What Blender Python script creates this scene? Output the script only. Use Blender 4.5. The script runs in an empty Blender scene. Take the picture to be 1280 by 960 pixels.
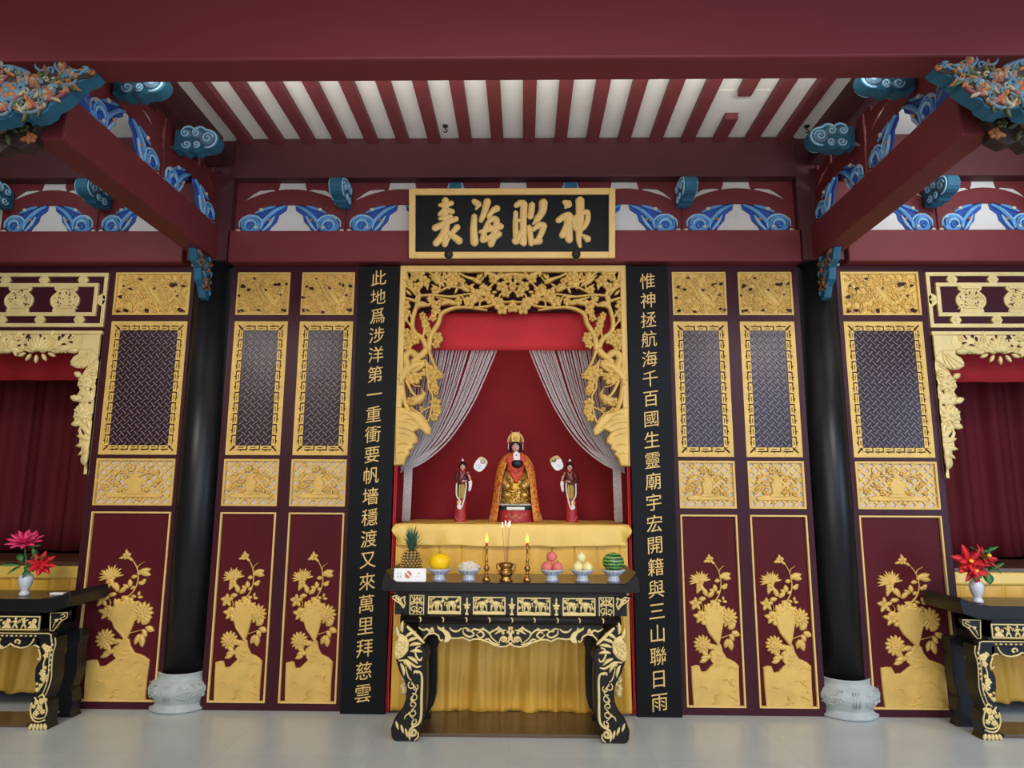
import bpy, bmesh, math, random
from mathutils import Vector, Matrix
from mathutils.geometry import tessellate_polygon

S = bpy.context.scene
COL = S.collection
PI = math.pi
rnd = random.Random(7)

# ------------------------------------------------------------------ camera
FPX = 850.0
CAM = Vector((.093, -5.4404, 1.6)); YAW, PITCH, ROLL = -.0175, .1644, .0049
_f = Vector((math.sin(YAW)*math.cos(PITCH), math.cos(YAW)*math.cos(PITCH), math.sin(PITCH)))
_r = Vector((math.cos(YAW), -math.sin(YAW), 0)); _u = _r.cross(_f)
_r2 = math.cos(ROLL)*_r + math.sin(ROLL)*_u
_u2 = -math.sin(ROLL)*_r + math.cos(ROLL)*_u
cd = bpy.data.cameras.new('camera'); cam = bpy.data.objects.new('camera', cd); COL.objects.link(cam)
cd.sensor_width = 36.0; cd.lens = 36.0*FPX/1280.0; cd.clip_start = .05; cd.clip_end = 200
M3 = Matrix((_r2, _u2, -_f)).transposed()
cam.matrix_world = Matrix.Translation(CAM) @ M3.to_4x4()
S.camera = cam

def at(px, py, Y=0.0):
    """world (x, z) where the sight line of a measured point meets the plane y = Y"""
    d = _f + (px-640)/FPX*_r2 + (480-py)/FPX*_u2
    t = (Y-CAM.y)/d.y
    return (CAM.x+t*d.x, CAM.z+t*d.z)

# ------------------------------------------------------------------ look
S.view_settings.view_transform = 'Standard'; S.view_settings.look = 'None'
S.view_settings.gamma = 1.0; S.view_settings.use_curve_mapping = False
S.view_settings.exposure = 0.0
S.cycles.use_denoising = True
S.cycles.max_bounces = 7; S.cycles.diffuse_bounces = 4; S.cycles.glossy_bounces = 3
S.cycles.sample_clamp_indirect = 4.0

W = bpy.data.worlds.new('hall_daylight'); S.world = W; W.use_nodes = True
bg = W.node_tree.nodes['Background']; bg.inputs[0].default_value = (.80, .90, 1.0, 1); bg.inputs[1].default_value = .32

def area(name, loc, target, size, power, color=(1, 1, 1), size_y=None, spread=None):
    l = bpy.data.lights.new(name, 'AREA'); l.energy = power; l.color = color
    l.shape = 'RECTANGLE'; l.size = size; l.size_y = size_y or size
    if spread: l.spread = spread
    o = bpy.data.objects.new(name, l); COL.objects.link(o); o.location = loc
    o.rotation_euler = (Vector(target)-Vector(loc)).to_track_quat('-Z', 'Y').to_euler()
    return o
def spot(name, loc, target, power, angle, color=(1, 1, 1), blend=.5, radius=.08):
    l = bpy.data.lights.new(name, 'SPOT'); l.energy = power; l.color = color
    l.spot_size = math.radians(angle); l.spot_blend = blend; l.shadow_soft_size = radius
    o = bpy.data.objects.new(name, l); COL.objects.link(o); o.location = loc
    o.rotation_euler = (Vector(target)-Vector(loc)).to_track_quat('-Z', 'Y').to_euler()
    return o
WARM = (1.0, .88, .70)
# daylight of the open hall front behind the visitor, and the bluer sky in its right part
area('entrance_daylight', (0, -7.4, 1.9), (0, 0, 1.3), 3.6, 142, (.98, .98, 1.0), 3.4)
area('entrance_sky', (4.6, -8.8, 3.0), (1.5, 0, 1.8), 3.4, 115, (.42, .60, 1.0), 2.2)
# lamps of the front hall, hung above the visitor
area('hall_lamp', (0, -4.4, 3.9), (0, -1.0, 0.6), 2.4, 19, (1.0, .96, .90), .5, 1.9)
area('hall_lamp', (-3.4, -4.2, 3.9), (-3.2, -.6, 0.8), 1.4, 26, (1.0, .95, .88), .5, 1.6)
area('hall_lamp', (3.4, -4.2, 3.9), (3.2, -.6, 0.8), 1.4, 27, (1.0, .96, .92), .5, 1.6)
# lamp over the offerings
spot('altar_lamp', (0, -3.0, 3.7), (0, -.1, 1.15), 64, 40, WARM, .9, .15)
# daylight through the doorway on the right
area('doorway_daylight', (6.6, -4.5, 1.9), (2.2, -1.3, .3), 1.4, 105, (.58, .74, 1.0), 2.8)
# added fills in the side bays, standing in for daylight above the tie beams
area('bay_fill', (-3.6, -1.6, 4.2), (-3.4, -.8, 5.0), .7, 9, (.85, .93, 1.0))
area('bay_fill', (3.6, -1.6, 4.2), (3.4, -.8, 5.0), .7, 20, (.97, .98, 1.0))
# added fill, unseen behind the front beam, to brighten the ceiling
area('ceiling_fill', (0, -1.92, 4.0), (0, -1.55, 4.6), 4.4, 44, (1.0, 1.0, .99), .08, 1.9)
# lamp inside the shrine, behind its pelmet
area('shrine_lamp', (0, .40, 3.3), (0, .45, 1.4), 1.0, 4, (1.0, .85, .7), .25)

# ------------------------------------------------------------------ materials
def lin(c):
    return tuple((x/12.92 if x <= .04045 else ((x+.055)/1.055)**2.4) for x in (v/255.0 for v in c))
def mat(name, rgb, rough=.5, metal=0.0, var=.12, scale=6.0, bump=0.0, bscale=60.0, spec=.35, coat=0.0, stretch=None, emit=None):
    m = bpy.data.materials.new(name); m.use_nodes = True
    nt = m.node_tree; b = nt.nodes['Principled BSDF']
    col = lin(rgb)
    b.inputs['Roughness'].default_value = rough; b.inputs['Metallic'].default_value = metal
    b.inputs['Specular IOR Level'].default_value = spec
    if coat: b.inputs['Coat Weight'].default_value = coat; b.inputs['Coat Roughness'].default_value = .15
    tc = nt.nodes.new('ShaderNodeTexCoord'); mp = nt.nodes.new('ShaderNodeMapping')
    nt.links.new(tc.outputs['Object'], mp.inputs['Vector'])
    if stretch: mp.inputs['Scale'].default_value = stretch
    n = nt.nodes.new('ShaderNodeTexNoise'); n.inputs['Scale'].default_value = scale; n.inputs['Detail'].default_value = 4
    nt.links.new(mp.outputs[0], n.inputs['Vector'])
    r = nt.nodes.new('ShaderNodeValToRGB')
    r.color_ramp.elements[0].position = .3; r.color_ramp.elements[1].position = .7
    r.color_ramp.elements[0].color = tuple(max(0, c*(1-var)) for c in col)+(1,)
    r.color_ramp.elements[1].color = tuple(min(1, c*(1+var)) for c in col)+(1,)
    nt.links.new(n.outputs['Fac'], r.inputs['Fac']); nt.links.new(r.outputs['Color'], b.inputs['Base Color'])
    if bump:
        n2 = nt.nodes.new('ShaderNodeTexNoise'); n2.inputs['Scale'].default_value = bscale; n2.inputs['Detail'].default_value = 3
        nt.links.new(mp.outputs[0], n2.inputs['Vector'])
        bp = nt.nodes.new('ShaderNodeBump'); bp.inputs['Strength'].default_value = bump; bp.inputs['Distance'].default_value = .01
        nt.links.new(n2.outputs['Fac'], bp.inputs['Height']); nt.links.new(bp.outputs[0], b.inputs['Normal'])
    if emit:
        b.inputs['Emission Color'].default_value = lin(rgb)+(1,); b.inputs['Emission Strength'].default_value = emit
    return m
M = dict(
 gold=mat('gold_leaf', (224, 184, 98), .46, .12, .10, 9, .25, 55),
 goldpale=mat('pale_gold_paint', (232, 208, 142), .45, .10, .08, 9, .15, 60),
 goldtrim=mat('gold_trim', (234, 194, 116), .5, .08, .06, 5),
 brass=mat('brass', (170, 126, 68), .24, .95, .08, 20),
 maroon=mat('maroon_lacquer', (86, 27, 33), .45, 0, .10, 4, .05, 40, spec=.10, stretch=(1, 1, .2)),
 aubergine=mat('dark_maroon_lacquer', (64, 25, 34), .40, 0, .10, 4, .05, 40, spec=.2, stretch=(1, 1, .2)),
 beam=mat('red_beam_paint', (114, 43, 45), .60, 0, .08, 2.5, .06, 30, stretch=(.3, 1, 1)),
 beamdark=mat('dark_red_paint', (82, 40, 43), .60, 0, .08, 2.5, .06, 30),
 plaster=mat('white_plaster', (226, 222, 212), .85, 0, .05, 3, .08, 90),
 black=mat('black_lacquer', (26, 26, 27), .36, 0, .15, 5, .04, 30, spec=.3),
 board=mat('black_board', (20, 21, 22), .40, 0, .12, 5, .03, 30, spec=.12),
 wood=mat('dark_rosewood', (25, 18, 17), .36, 0, .2, 6, .06, 40, spec=.25, stretch=(.2, 1, 1)),
 woodtop=mat('brown_rosewood', (90, 66, 44), .38, 0, .2, 6, .05, 40, coat=.3, stretch=(.2, 1, 1)),
 lath=mat('aubergine_lath', (54, 28, 36), .30, 0, .12, 8, spec=.5),
 glintpane=mat('glint_pane', (126, 110, 112), .34, 0, .1, 4),  # pane colour lightened to imitate glints of reflected light between the laths
 mauve=mat('grey_mauve_panel', (206, 192, 178), .6, 0, .06, 5),
 red=mat('red_cloth', (206, 46, 52), .75, 0, .06, 5, .12, 120),
 deepred=mat('crimson_cloth', (142, 24, 34), .78, 0, .08, 3, .12, 120),
 curtain=mat('dark_crimson_curtain', (104, 22, 30), .8, 0, .12, 2, .12, 120, stretch=(3, 3, .3)),
 darkin=mat('dark_interior_paint', (52, 24, 30), .7, 0, .1, 3),
 satin=mat('yellow_satin', (236, 196, 92), .38, .05, .05, 6, .10, 25, spec=.6),
 satingold=mat('gold_satin', (234, 180, 68), .40, .08, .07, 6, .10, 25, spec=.6),
 bead=mat('pearl_beads', (232, 220, 218), .35, 0, .22, 110, .9, 260),
 stone=mat('grey_stone', (178, 184, 180), .62, 0, .09, 12, .25, 70),
 blue=mat('sky_blue_paint', (96, 160, 216), .55, 0, .12, 14),
 blued=mat('deep_blue_paint', (48, 84, 164), .55, 0, .15, 14),
 bluel=mat('pale_blue_paint', (160, 206, 230), .55, 0, .08, 14),
 cream=mat('cream_paint', (226, 212, 176), .6, 0, .06, 14),
 teal=mat('teal_paint', (40, 98, 122), .6, 0, .12, 9),
 slate=mat('slate_blue_paint', (92, 122, 140), .6, 0, .15, 12),
 orange=mat('orange_paint', (214, 128, 64), .55, 0, .15, 14),
 pinkp=mat('rose_paint', (196, 104, 104), .55, 0, .15, 14),
 olive=mat('olive_paint', (112, 116, 60), .6, 0, .15, 14),
 darkp=mat('dark_carving_paint', (58, 44, 40), .6, 0, .2, 14),
 skin=mat('painted_skin', (226, 176, 156), .42, 0, .03, 20),
 hair=mat('black_hair_paint', (24, 20, 22), .35, 0, .1, 20),
 white=mat('white_paint', (236, 234, 228), .5, 0, .03, 20),
 robe=mat('maroon_robe_paint', (92, 34, 36), .45, 0, .12, 20),
 robered=mat('red_robe_paint', (170, 46, 50), .4, 0, .1, 20),
 scarf=mat('vermilion_brocade', (206, 74, 52), .55, 0, .4, 60, .3, 120),
 plinth=mat('dark_green_plinth', (44, 62, 58), .4, 0, .2, 30),
 cloak=mat('orange_brocade', (222, 140, 46), .5, .05, .38, 42, .4, 90),
 goldrich=mat('burnished_gold', (206, 166, 84), .28, .75, .15, 30, .5, 60),
 green=mat('leaf_green', (62, 120, 62), .5, 0, .25, 20),
 greend=mat('pineapple_green', (58, 96, 74), .5, 0, .3, 30),
 porc=mat('glazed_porcelain', (206, 209, 214), .18, 0, .03, 20, coat=.4),
 pblue=mat('porcelain_blue', (136, 146, 174), .2, 0, .25, 60, coat=.4),
 melon=mat('yellow_melon', (250, 200, 14), .35, 0, .05, 8, .05, 40),
 peach=mat('pink_peach', (222, 118, 108), .5, 0, .18, 10, .05, 80),
 pear=mat('pale_pear', (240, 228, 160), .45, 0, .06, 14, .05, 80),
 noodle=mat('white_noodles', (238, 230, 212), .6, 0, .05, 30),
 pinea=mat('pineapple_skin', (92, 68, 36), .55, 0, .25, 40),
 pineay=mat('pineapple_eye', (204, 172, 92), .5, 0, .2, 60),
 flower=mat('pink_petal', (226, 62, 110), .5, 0, .15, 20),
 flowerr=mat('red_petal', (212, 42, 48), .5, 0, .15, 20),
 yellow=mat('yellow_stamen', (240, 196, 60), .5, 0, .1, 20),
 wax=mat('red_wax', (200, 40, 36), .4, 0, .05, 20),
 flame=mat('candle_bulb', (255, 196, 84), .4, 0, .02, 5, emit=1.6),
 tip=mat('incense_bulb', (255, 236, 214), .4, 0, .02, 5, emit=1.2),
 card=mat('white_card', (244, 242, 238), .6, 0, .01, 5),
 ink=mat('grey_ink', (90, 90, 96), .6, 0, .05, 20),
 signred=mat('sign_red', (206, 110, 84), .5, 0, .2, 60),
 iron=mat('dark_iron', (52, 44, 38), .5, .4, .1, 20),
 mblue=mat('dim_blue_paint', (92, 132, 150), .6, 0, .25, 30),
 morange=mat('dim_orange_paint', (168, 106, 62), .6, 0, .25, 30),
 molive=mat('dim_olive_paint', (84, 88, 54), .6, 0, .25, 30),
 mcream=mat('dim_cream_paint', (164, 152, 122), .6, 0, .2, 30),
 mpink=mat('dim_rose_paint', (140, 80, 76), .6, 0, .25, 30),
 rib=mat('joist_red_paint', (116, 54, 56), .55, 0, .1, 3),
)
def brocade():
    m = M['cloak']; nt = m.node_tree; r = [n for n in nt.nodes if n.type == 'VALTORGB'][0]
    e = r.color_ramp.elements; e[0].position = .40; e[0].color = lin((186, 74, 40))+(1,); e[1].position = .52; e[1].color = lin((220, 140, 52))+(1,)
    n = r.color_ramp.elements.new(.72); n.color = lin((236, 170, 76))+(1,)
brocade()
def floor_mat():
    m = bpy.data.materials.new('grey_floor'); m.use_nodes = True; nt = m.node_tree
    b = nt.nodes['Principled BSDF']; tc = nt.nodes.new('ShaderNodeTexCoord')
    br = nt.nodes.new('ShaderNodeTexBrick'); mp = nt.nodes.new('ShaderNodeMapping')
    nt.links.new(tc.outputs['Object'], mp.inputs[0]); nt.links.new(mp.outputs[0], br.inputs['Vector'])
    br.offset = 0; br.inputs['Scale'].default_value = 1.0
    br.inputs['Brick Width'].default_value = .9; br.inputs['Row Height'].default_value = .9
    br.inputs['Mortar Size'].default_value = .003
    br.inputs['Color1'].default_value = lin((196, 203, 200))+(1,)
    br.inputs['Color2'].default_value = lin((192, 199, 196))+(1,)
    br.inputs['Mortar'].default_value = lin((184, 190, 187))+(1,)
    n = nt.nodes.new('ShaderNodeTexNoise'); n.inputs['Scale'].default_value = 3; n.inputs['Detail'].default_value = 6
    nt.links.new(tc.outputs['Object'], n.inputs['Vector'])
    mx = nt.nodes.new('ShaderNodeMixRGB'); mx.blend_type = 'OVERLAY'; mx.inputs[0].default_value = .12
    nt.links.new(br.outputs['Color'], mx.inputs[1]); nt.links.new(n.outputs['Fac'], mx.inputs[2])
    nt.links.new(mx.outputs[0], b.inputs['Base Color'])
    b.inputs['Roughness'].default_value = .24; b.inputs['Specular IOR Level'].default_value = .5
    return m
M['floor'] = floor_mat()
def melon_stripe():
    m = bpy.data.materials.new('striped_watermelon'); m.use_nodes = True; nt = m.node_tree
    b = nt.nodes['Principled BSDF']; tc = nt.nodes.new('ShaderNodeTexCoord')
    w = nt.nodes.new('ShaderNodeTexWave'); w.wave_type = 'BANDS'; w.bands_direction = 'Z'
    w.inputs['Scale'].default_value = 14; w.inputs['Distortion'].default_value = 3.5; w.inputs['Detail'].default_value = 3
    w.inputs['Detail Scale'].default_value = 4
    nt.links.new(tc.outputs['Object'], w.inputs['Vector'])
    r = nt.nodes.new('ShaderNodeValToRGB'); r.color_ramp.elements[0].position = .35; r.color_ramp.elements[1].position = .65
    r.color_ramp.elements[0].color = lin((24, 62, 34))+(1,); r.color_ramp.elements[1].color = lin((120, 166, 84))+(1,)
    nt.links.new(w.outputs['Fac'], r.inputs['Fac']); nt.links.new(r.outputs['Color'], b.inputs['Base Color'])
    b.inputs['Roughness'].default_value = .3
    return m
M['wmelon'] = melon_stripe()

# ------------------------------------------------------------------ mesh helpers
def cr(pts, n=6):
    """smooth curve through the points (any dimension)"""
    P = [Vector(p) for p in pts]
    if len(P) < 3:
        return [P[0].lerp(P[-1], i/n) for i in range(n+1)]
    out = []
    for i in range(len(P)-1):
        a = P[i-1] if i else P[i]*2-P[i+1]
        b, c = P[i], P[i+1]
        d = P[i+2] if i+2 < len(P) else P[i+1]*2-P[i]
        for k in range(n):
            t = k/n
            out.append(.5*((2*b)+(c-a)*t+(2*a-5*b+4*c-d)*t*t+(3*b-a-3*c+d)*t**3))
    out.append(P[-1])
    return out
def spiral(cx, cz, r0, r1, a0, turns, n=22):
    return [(cx+(r0+(r1-r0)*i/n)*math.cos(a0+turns*2*PI*i/n), cz+(r0+(r1-r0)*i/n)*math.sin(a0+turns*2*PI*i/n)) for i in range(n+1)]
def taper(n, w0, w1):
    return [w0+(w1-w0)*i/max(1, n-1) for i in range(n)]

class MB:
    def __init__(s): s.v = []; s.f = []; s.m = []; s.s = []; s.mi = 0
    def mat(s, i): s.mi = i; return s
    def add(s, vs, fs, smooth=False):
        o = len(s.v); s.v += [tuple(p) for p in vs]
        for f in fs: s.f.append([o+i for i in f]); s.m.append(s.mi); s.s.append(smooth)
        return s
    def box(s, x0, x1, y0, y1, z0, z1):
        v = [(x, y, z) for x in (x0, x1) for y in (y0, y1) for z in (z0, z1)]
        return s.add(v, [(0, 1, 3, 2), (4, 6, 7, 5), (0, 4, 5, 1), (2, 3, 7, 6), (0, 2, 6, 4), (1, 5, 7, 3)])
    def obox(s, c, half, ang, y0, y1):
        """box turned by ang in the xz plane; c centre, half = (half length, half width)"""
        ca, sa = math.cos(ang), math.sin(ang); v = []
        for a in (-half[0], half[0]):
            for y in (y0, y1):
                for b in (-half[1], half[1]):
                    v.append((c[0]+a*ca-b*sa, y, c[1]+a*sa+b*ca))
        return s.add(v, [(0, 1, 3, 2), (4, 6, 7, 5), (0, 4, 5, 1), (2, 3, 7, 6), (0, 2, 6, 4), (1, 5, 7, 3)])
    def frame(s, x0, x1, z0, z1, w, y0, y1, wz=None):
        wz = wz or w
        s.box(x0, x0+w, y0, y1, z0, z1); s.box(x1-w, x1, y0, y1, z0, z1)
        s.box(x0+w, x1-w, y0, y1, z0, z0+wz); s.box(x0+w, x1-w, y0, y1, z1-wz, z1)
        return s
    def prism(s, poly, y0, y1, bev=0.0, smooth=False):
        """polygon of (x, z) points; front face at y0 (towards the viewer), back at y1"""
        P = [Vector((p[0], p[1])) for p in poly]
        area_ = sum(P[i-1].x*P[i].y-P[i].x*P[i-1].y for i in range(len(P)))
        if area_ < 0: P.reverse()
        n = len(P); tri = tessellate_polygon([[Vector((p.x, p.y, 0)) for p in P]])
        def inset(d):
            out = []
            for i in range(n):
                a = (P[i]-P[i-1]); b = (P[(i+1) % n]-P[i])
                a = a.normalized() if a.length > 1e-9 else Vector((1, 0)); b = b.normalized() if b.length > 1e-9 else a
                na, nb = Vector((-a.y, a.x)), Vector((-b.y, b.x)); q = na+nb
                q = q.normalized() if q.length > 1e-6 else na
                k = max(.5, q.dot(na)); out.append(P[i]+q*(d/k))
            return out
        if bev:
            Q = inset(bev)
            v = [(p.x, y0, p.y) for p in Q]+[(p.x, y0+bev, p.y) for p in P]+[(p.x, y1, p.y) for p in P]; k = 2
        else:
            v = [(p.x, y0, p.y) for p in P]+[(p.x, y1, p.y) for p in P]; k = 1
        f = [tuple(t) for t in tri]+[tuple(k*n+i for i in reversed(t)) for t in tri]
        for r in range(k):
            for i in range(n):
                j = (i+1) % n; f.append((r*n+i, r*n+j, (r+1)*n+j, (r+1)*n+i))
        return s.add(v, f, smooth)
    def loft(s, rings, cap0=True, cap1=True, smooth=True):
        n = len(rings[0]); v = [p for r in rings for p in r]; f = []
        for k in range(len(rings)-1):
            for i in range(n):
                j = (i+1) % n; f.append((k*n+i, k*n+j, (k+1)*n+j, (k+1)*n+i))
        if cap0: f.append(tuple(range(n-1, -1, -1)))
        if cap1: f.append(tuple((len(rings)-1)*n+i for i in range(n)))
        return s.add(v, f, smooth)
    def lathe(s, prof, c=(0, 0, 0), seg=24, sx=1, sy=1):
        return s.loft([[(c[0]+r*sx*math.cos(2*PI*i/seg), c[1]+r*sy*math.sin(2*PI*i/seg), c[2]+z) for i in range(seg)] for r, z in prof])
    def ell(s, c, r, seg=14, rings=9, R=None):
        rs = []
        for k in range(rings+1):
            t = PI*k/rings; rr = max(math.sin(t), .02)
            ring = []
            for i in range(seg):
                a = 2*PI*i/seg; p = Vector((r[0]*rr*math.cos(a), r[1]*rr*math.sin(a), -r[2]*math.cos(t)))
                if R: p = R @ p
                ring.append((c[0]+p.x, c[1]+p.y, c[2]+p.z))
            rs.append(ring)
        return s.loft(rs)
    def tube(s, pts, rad, seg=8, sq=(1, 1)):
        P = [Vector(p) for p in pts]; n = len(P)
        if not isinstance(rad, (list, tuple)): rad = [rad]*n
        t0 = (P[1]-P[0]).normalized(); up = Vector((0, 0, 1)) if abs(t0.z) < .9 else Vector((0, 1, 0))
        a = t0.cross(up).normalized(); rings = []
        for i in range(n):
            t = (P[min(i+1, n-1)]-P[max(i-1, 0)])
            t = t.normalized() if t.length > 1e-9 else t0
            a = (a-t*a.dot(t)); a = a.normalized() if a.length > 1e-6 else t.orthogonal().normalized()
            b = t.cross(a)
            rings.append([P[i]+a*(math.cos(2*PI*k/seg)*rad[i]*sq[0])+b*(math.sin(2*PI*k/seg)*rad[i]*sq[1]) for k in range(seg)])
        return s.loft(rings)
    def stroke(s, pts, w, h, y=0.0, back=.002):
        """raised rounded ribbon along (x, z) points, standing h proud of plane y towards -y"""
        P = [Vector((p[0], p[1])) for p in pts]; n = len(P)
        if not isinstance(w, (list, tuple)): w = [w]*n
        prof = ((-1, 0), (-.75, .65), (0, 1), (.75, .65), (1, 0)); rings = []
        for i in range(n):
            t = P[min(i+1, n-1)]-P[max(i-1, 0)]
            t = t.normalized() if t.length > 1e-9 else Vector((1, 0)); q = Vector((-t.y, t.x))
            hh = h*min(1, .35+w[i]/max(max(w), 1e-6))
            rings.append([(P[i].x+q.x*w[i]*a, y-hh*b+(back if b == 0 else 0), P[i].y+q.y*w[i]*a) for a, b in prof])
        return s.loft(rings)
    def leaf(s, x, z, L, w, ang, h=.008, y=0.0, bend=0.0):
        n = 7; pts = []; ws = []
        for i in range(n):
            t = i/(n-1); a = ang+bend*t
            pts.append((x+L*t*math.cos(a), z+L*t*math.sin(a))); ws.append(max(.06*w, w*math.sin(PI*min(1, t*.92+.06))**.8))
        return s.stroke(pts, ws, h, y)
    def dome(s, x, z, rx, rz, h, y=0.0, ang=0.0, seg=12):
        ca, sa = math.cos(ang), math.sin(ang); rings = []
        for k, t in enumerate((0, .45, .8, .97)):
            rr = math.cos(t*PI/2); hh = math.sin(t*PI/2)*h
            rings.append([(x+rx*rr*math.cos(2*PI*i/seg)*ca-rz*rr*math.sin(2*PI*i/seg)*sa, y-hh, z+rx*rr*math.cos(2*PI*i/seg)*sa+rz*rr*math.sin(2*PI*i/seg)*ca) for i in range(seg)])
        return s.loft(rings)
    def flower(s, x, z, r, n=5, h=.012, y=0.0, a0=0.0, fat=.42):
        for i in range(n):
            a = a0+2*PI*i/n
            s.dome(x+.52*r*math.cos(a), z+.52*r*math.sin(a), .5*r, (fat+.04)*r, h*.8, y, a, 8)
        s.dome(x, z, .26*r, .26*r, h*1.25, y, 0, 8)
        return s
    def mum(s, x, z, r, n=13, h=.014, y=0.0):
        for i in range(n): s.dome(x+.60*r*math.cos(2*PI*i/n), z+.60*r*math.sin(2*PI*i/n), .42*r, .20*r, h*.8, y, 2*PI*i/n, 8)
        s.dome(x, z, .74*r, .74*r, h*.6, y)
        for i in range(9): s.leaf(x, z, .6*r, .19*r, 2*PI*(i+.4)/9, h, y-.003)
        s.dome(x, z, .22*r, .22*r, h*1.5, y, 0, 8)
        return s
    def sheet(s, nu, nv, fn, smooth=True):
        v = [fn(i/nu, j/nv) for j in range(nv+1) for i in range(nu+1)]
        f = [(j*(nu+1)+i, j*(nu+1)+i+1, (j+1)*(nu+1)+i+1, (j+1)*(nu+1)+i) for j in range(nv) for i in range(nu)]
        return s.add(v, f, smooth)
    def mirror_x(s):
        """append the mirror image in x = 0 of everything so far"""
        n = len(s.v); s.v += [(-x, y, z) for x, y, z in s.v]
        nf = len(s.f)
        for k in range(nf): s.f.append([n+i for i in reversed(s.f[k])]); s.m.append(s.m[k]); s.s.append(s.s[k])
        return s
    def xform(s, fn): s.v = [fn(*p) for p in s.v]; return s
    def build(s, name, mats, parent=None, bevel=0.0, solid=0.0, sub=0, local=False):
        if not isinstance(mats, (list, tuple)): mats = [mats]
        me = bpy.data.meshes.new(name)
        off = Vector((0, 0, 0))
        if parent is not None and not local:
            q = parent
            while q is not None: off += q.location; q = q.parent
        me.from_pydata([tuple(Vector(p)-off) for p in s.v], [], s.f)
        for m in mats: me.materials.append(M[m] if isinstance(m, str) else m)
        me.polygons.foreach_set('material_index', s.m); me.polygons.foreach_set('use_smooth', s.s)
        bm = bmesh.new(); bm.from_mesh(me); bmesh.ops.recalc_face_normals(bm, faces=bm.faces); bm.to_mesh(me); bm.free()
        me.update()
        o = bpy.data.objects.new(name, me); COL.objects.link(o)
        if parent is not None: o.parent = parent
        if solid: q = o.modifiers.new('thickness', 'SOLIDIFY'); q.thickness = solid; q.offset = 0
        if bevel: q = o.modifiers.new('edges', 'BEVEL'); q.width = bevel; q.segments = 2; q.limit_method = 'ANGLE'
        if sub: q = o.modifiers.new('smooth', 'SUBSURF'); q.levels = sub; q.render_levels = sub
        return o
def tag(o, label=None, cat=None, group=None, kind=None):
    if label: o['label'] = label
    if cat: o['category'] = cat
    if group: o['group'] = group
    if kind: o['kind'] = kind
    return o
def thing(name, label, cat, loc=(0, 0, 0), rz=0.0, group=None):
    o = bpy.data.objects.new(name, None); o.empty_display_size = .1; COL.objects.link(o)
    o.location = loc; o.rotation_euler = (0, 0, rz)
    return tag(o, label, cat, group)
def dup(root, loc, rz=None, label=None, group=None):
    r = root.copy(); COL.objects.link(r); r.location = loc
    if rz is not None: r.rotation_euler = (0, 0, rz)
    if label: r['label'] = label
    if group: r['group'] = group
    def rec(a, b):
        for ch in list(a.children):
            c = ch.copy(); COL.objects.link(c); c.parent = b; rec(ch, c)
    rec(root, r)
    return r
def tri_mesh_text(ch, bold=0.0):
    """outline of one written character as verts and triangles, unit height, centred"""
    cu = bpy.data.curves.new('t', 'FONT'); cu.body = ch; cu.size = 1.0; cu.extrude = .02; cu.offset = bold
    cu.resolution_u = 3
    o = bpy.data.objects.new('t', cu); COL.objects.link(o)
    dg = bpy.context.evaluated_depsgraph_get(); me = bpy.data.meshes.new_from_object(o.evaluated_get(dg))
    v = [tuple(p.co) for p in me.vertices]; f = [tuple(p.vertices) for p in me.polygons]
    bpy.data.objects.remove(o); bpy.data.curves.remove(cu); bpy.data.meshes.remove(me)
    xs = [p[0] for p in v]; ys = [p[1] for p in v]
    cx, cy = (min(xs)+max(xs))/2, (min(ys)+max(ys))/2
    return [(p[0]-cx, p[1]-cy, p[2]) for p in v], f
# ------------------------------------------------------------------ the room
def struct(name, mb, m, **k): return tag(mb.build(name, m, **k), kind='structure')
struct('floor', MB().box(-7, 7, -9, 2.2, -.06, 0), 'floor')
struct('ceiling', MB().box(-2.46, 2.46, -2.0, .04, 4.585, 4.63), 'plaster')
struct('ceiling_left', MB().box(-7, -2.62, -2.0, .04, 4.60, 4.64), 'plaster')
struct('ceiling_right', MB().box(2.62, 7, -2.0, .04, 4.60, 4.64), 'plaster')
struct('ceiling_front', MB().box(-7, 7, -9, -2.2, 5.2, 5.26), 'beamdark')
struct('wall_frieze', MB().box(-7, 7, -.02, .14, 3.772, 4.66), 'plaster')
struct('wall_left', MB().box(-7.1, -7, -9, 2.2, 0, 5.2), 'beamdark')
struct('wall_right', MB().box(7, 7.1, -3.0, 2.2, 0, 5.2).box(7, 7.1, -9, -6.0, 0, 5.2).box(7, 7.1, -6.0, -3.0, 3.4, 5.2), 'beamdark')
struct('wall_back', MB().box(-7, 7, 2.1, 2.2, 0, 3.6), 'darkin')
# shrine niche and side bays behind the screen
struct('wall_shrine_back', MB().box(-.98, .98, 1.0, 1.04, 0, 3.5), 'deepred')
struct('wall_shrine_left', MB().box(-.98, -.94, .06, 1.0, 0, 3.5), 'deepred')
struct('wall_shrine_right', MB().box(.94, .98, .06, 1.0, 0, 3.5), 'deepred')
struct('ceiling_shrine', MB().box(-.98, .98, .06, 1.04, 3.5, 3.54), 'darkin')
for sg, nm in ((-1, 'left'), (1, 'right')):
    a, b = sorted((sg*3.40, sg*3.44))
    struct('wall_bay_%s' % nm, MB().box(a, b, .06, 2.1, 0, 3.5), 'darkin')
    a, b = sorted((sg*3.40, sg*7.0))
    struct('ceiling_bay_%s' % nm, MB().box(a, b, .06, 2.1, 3.46, 3.52), 'darkin')

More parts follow.
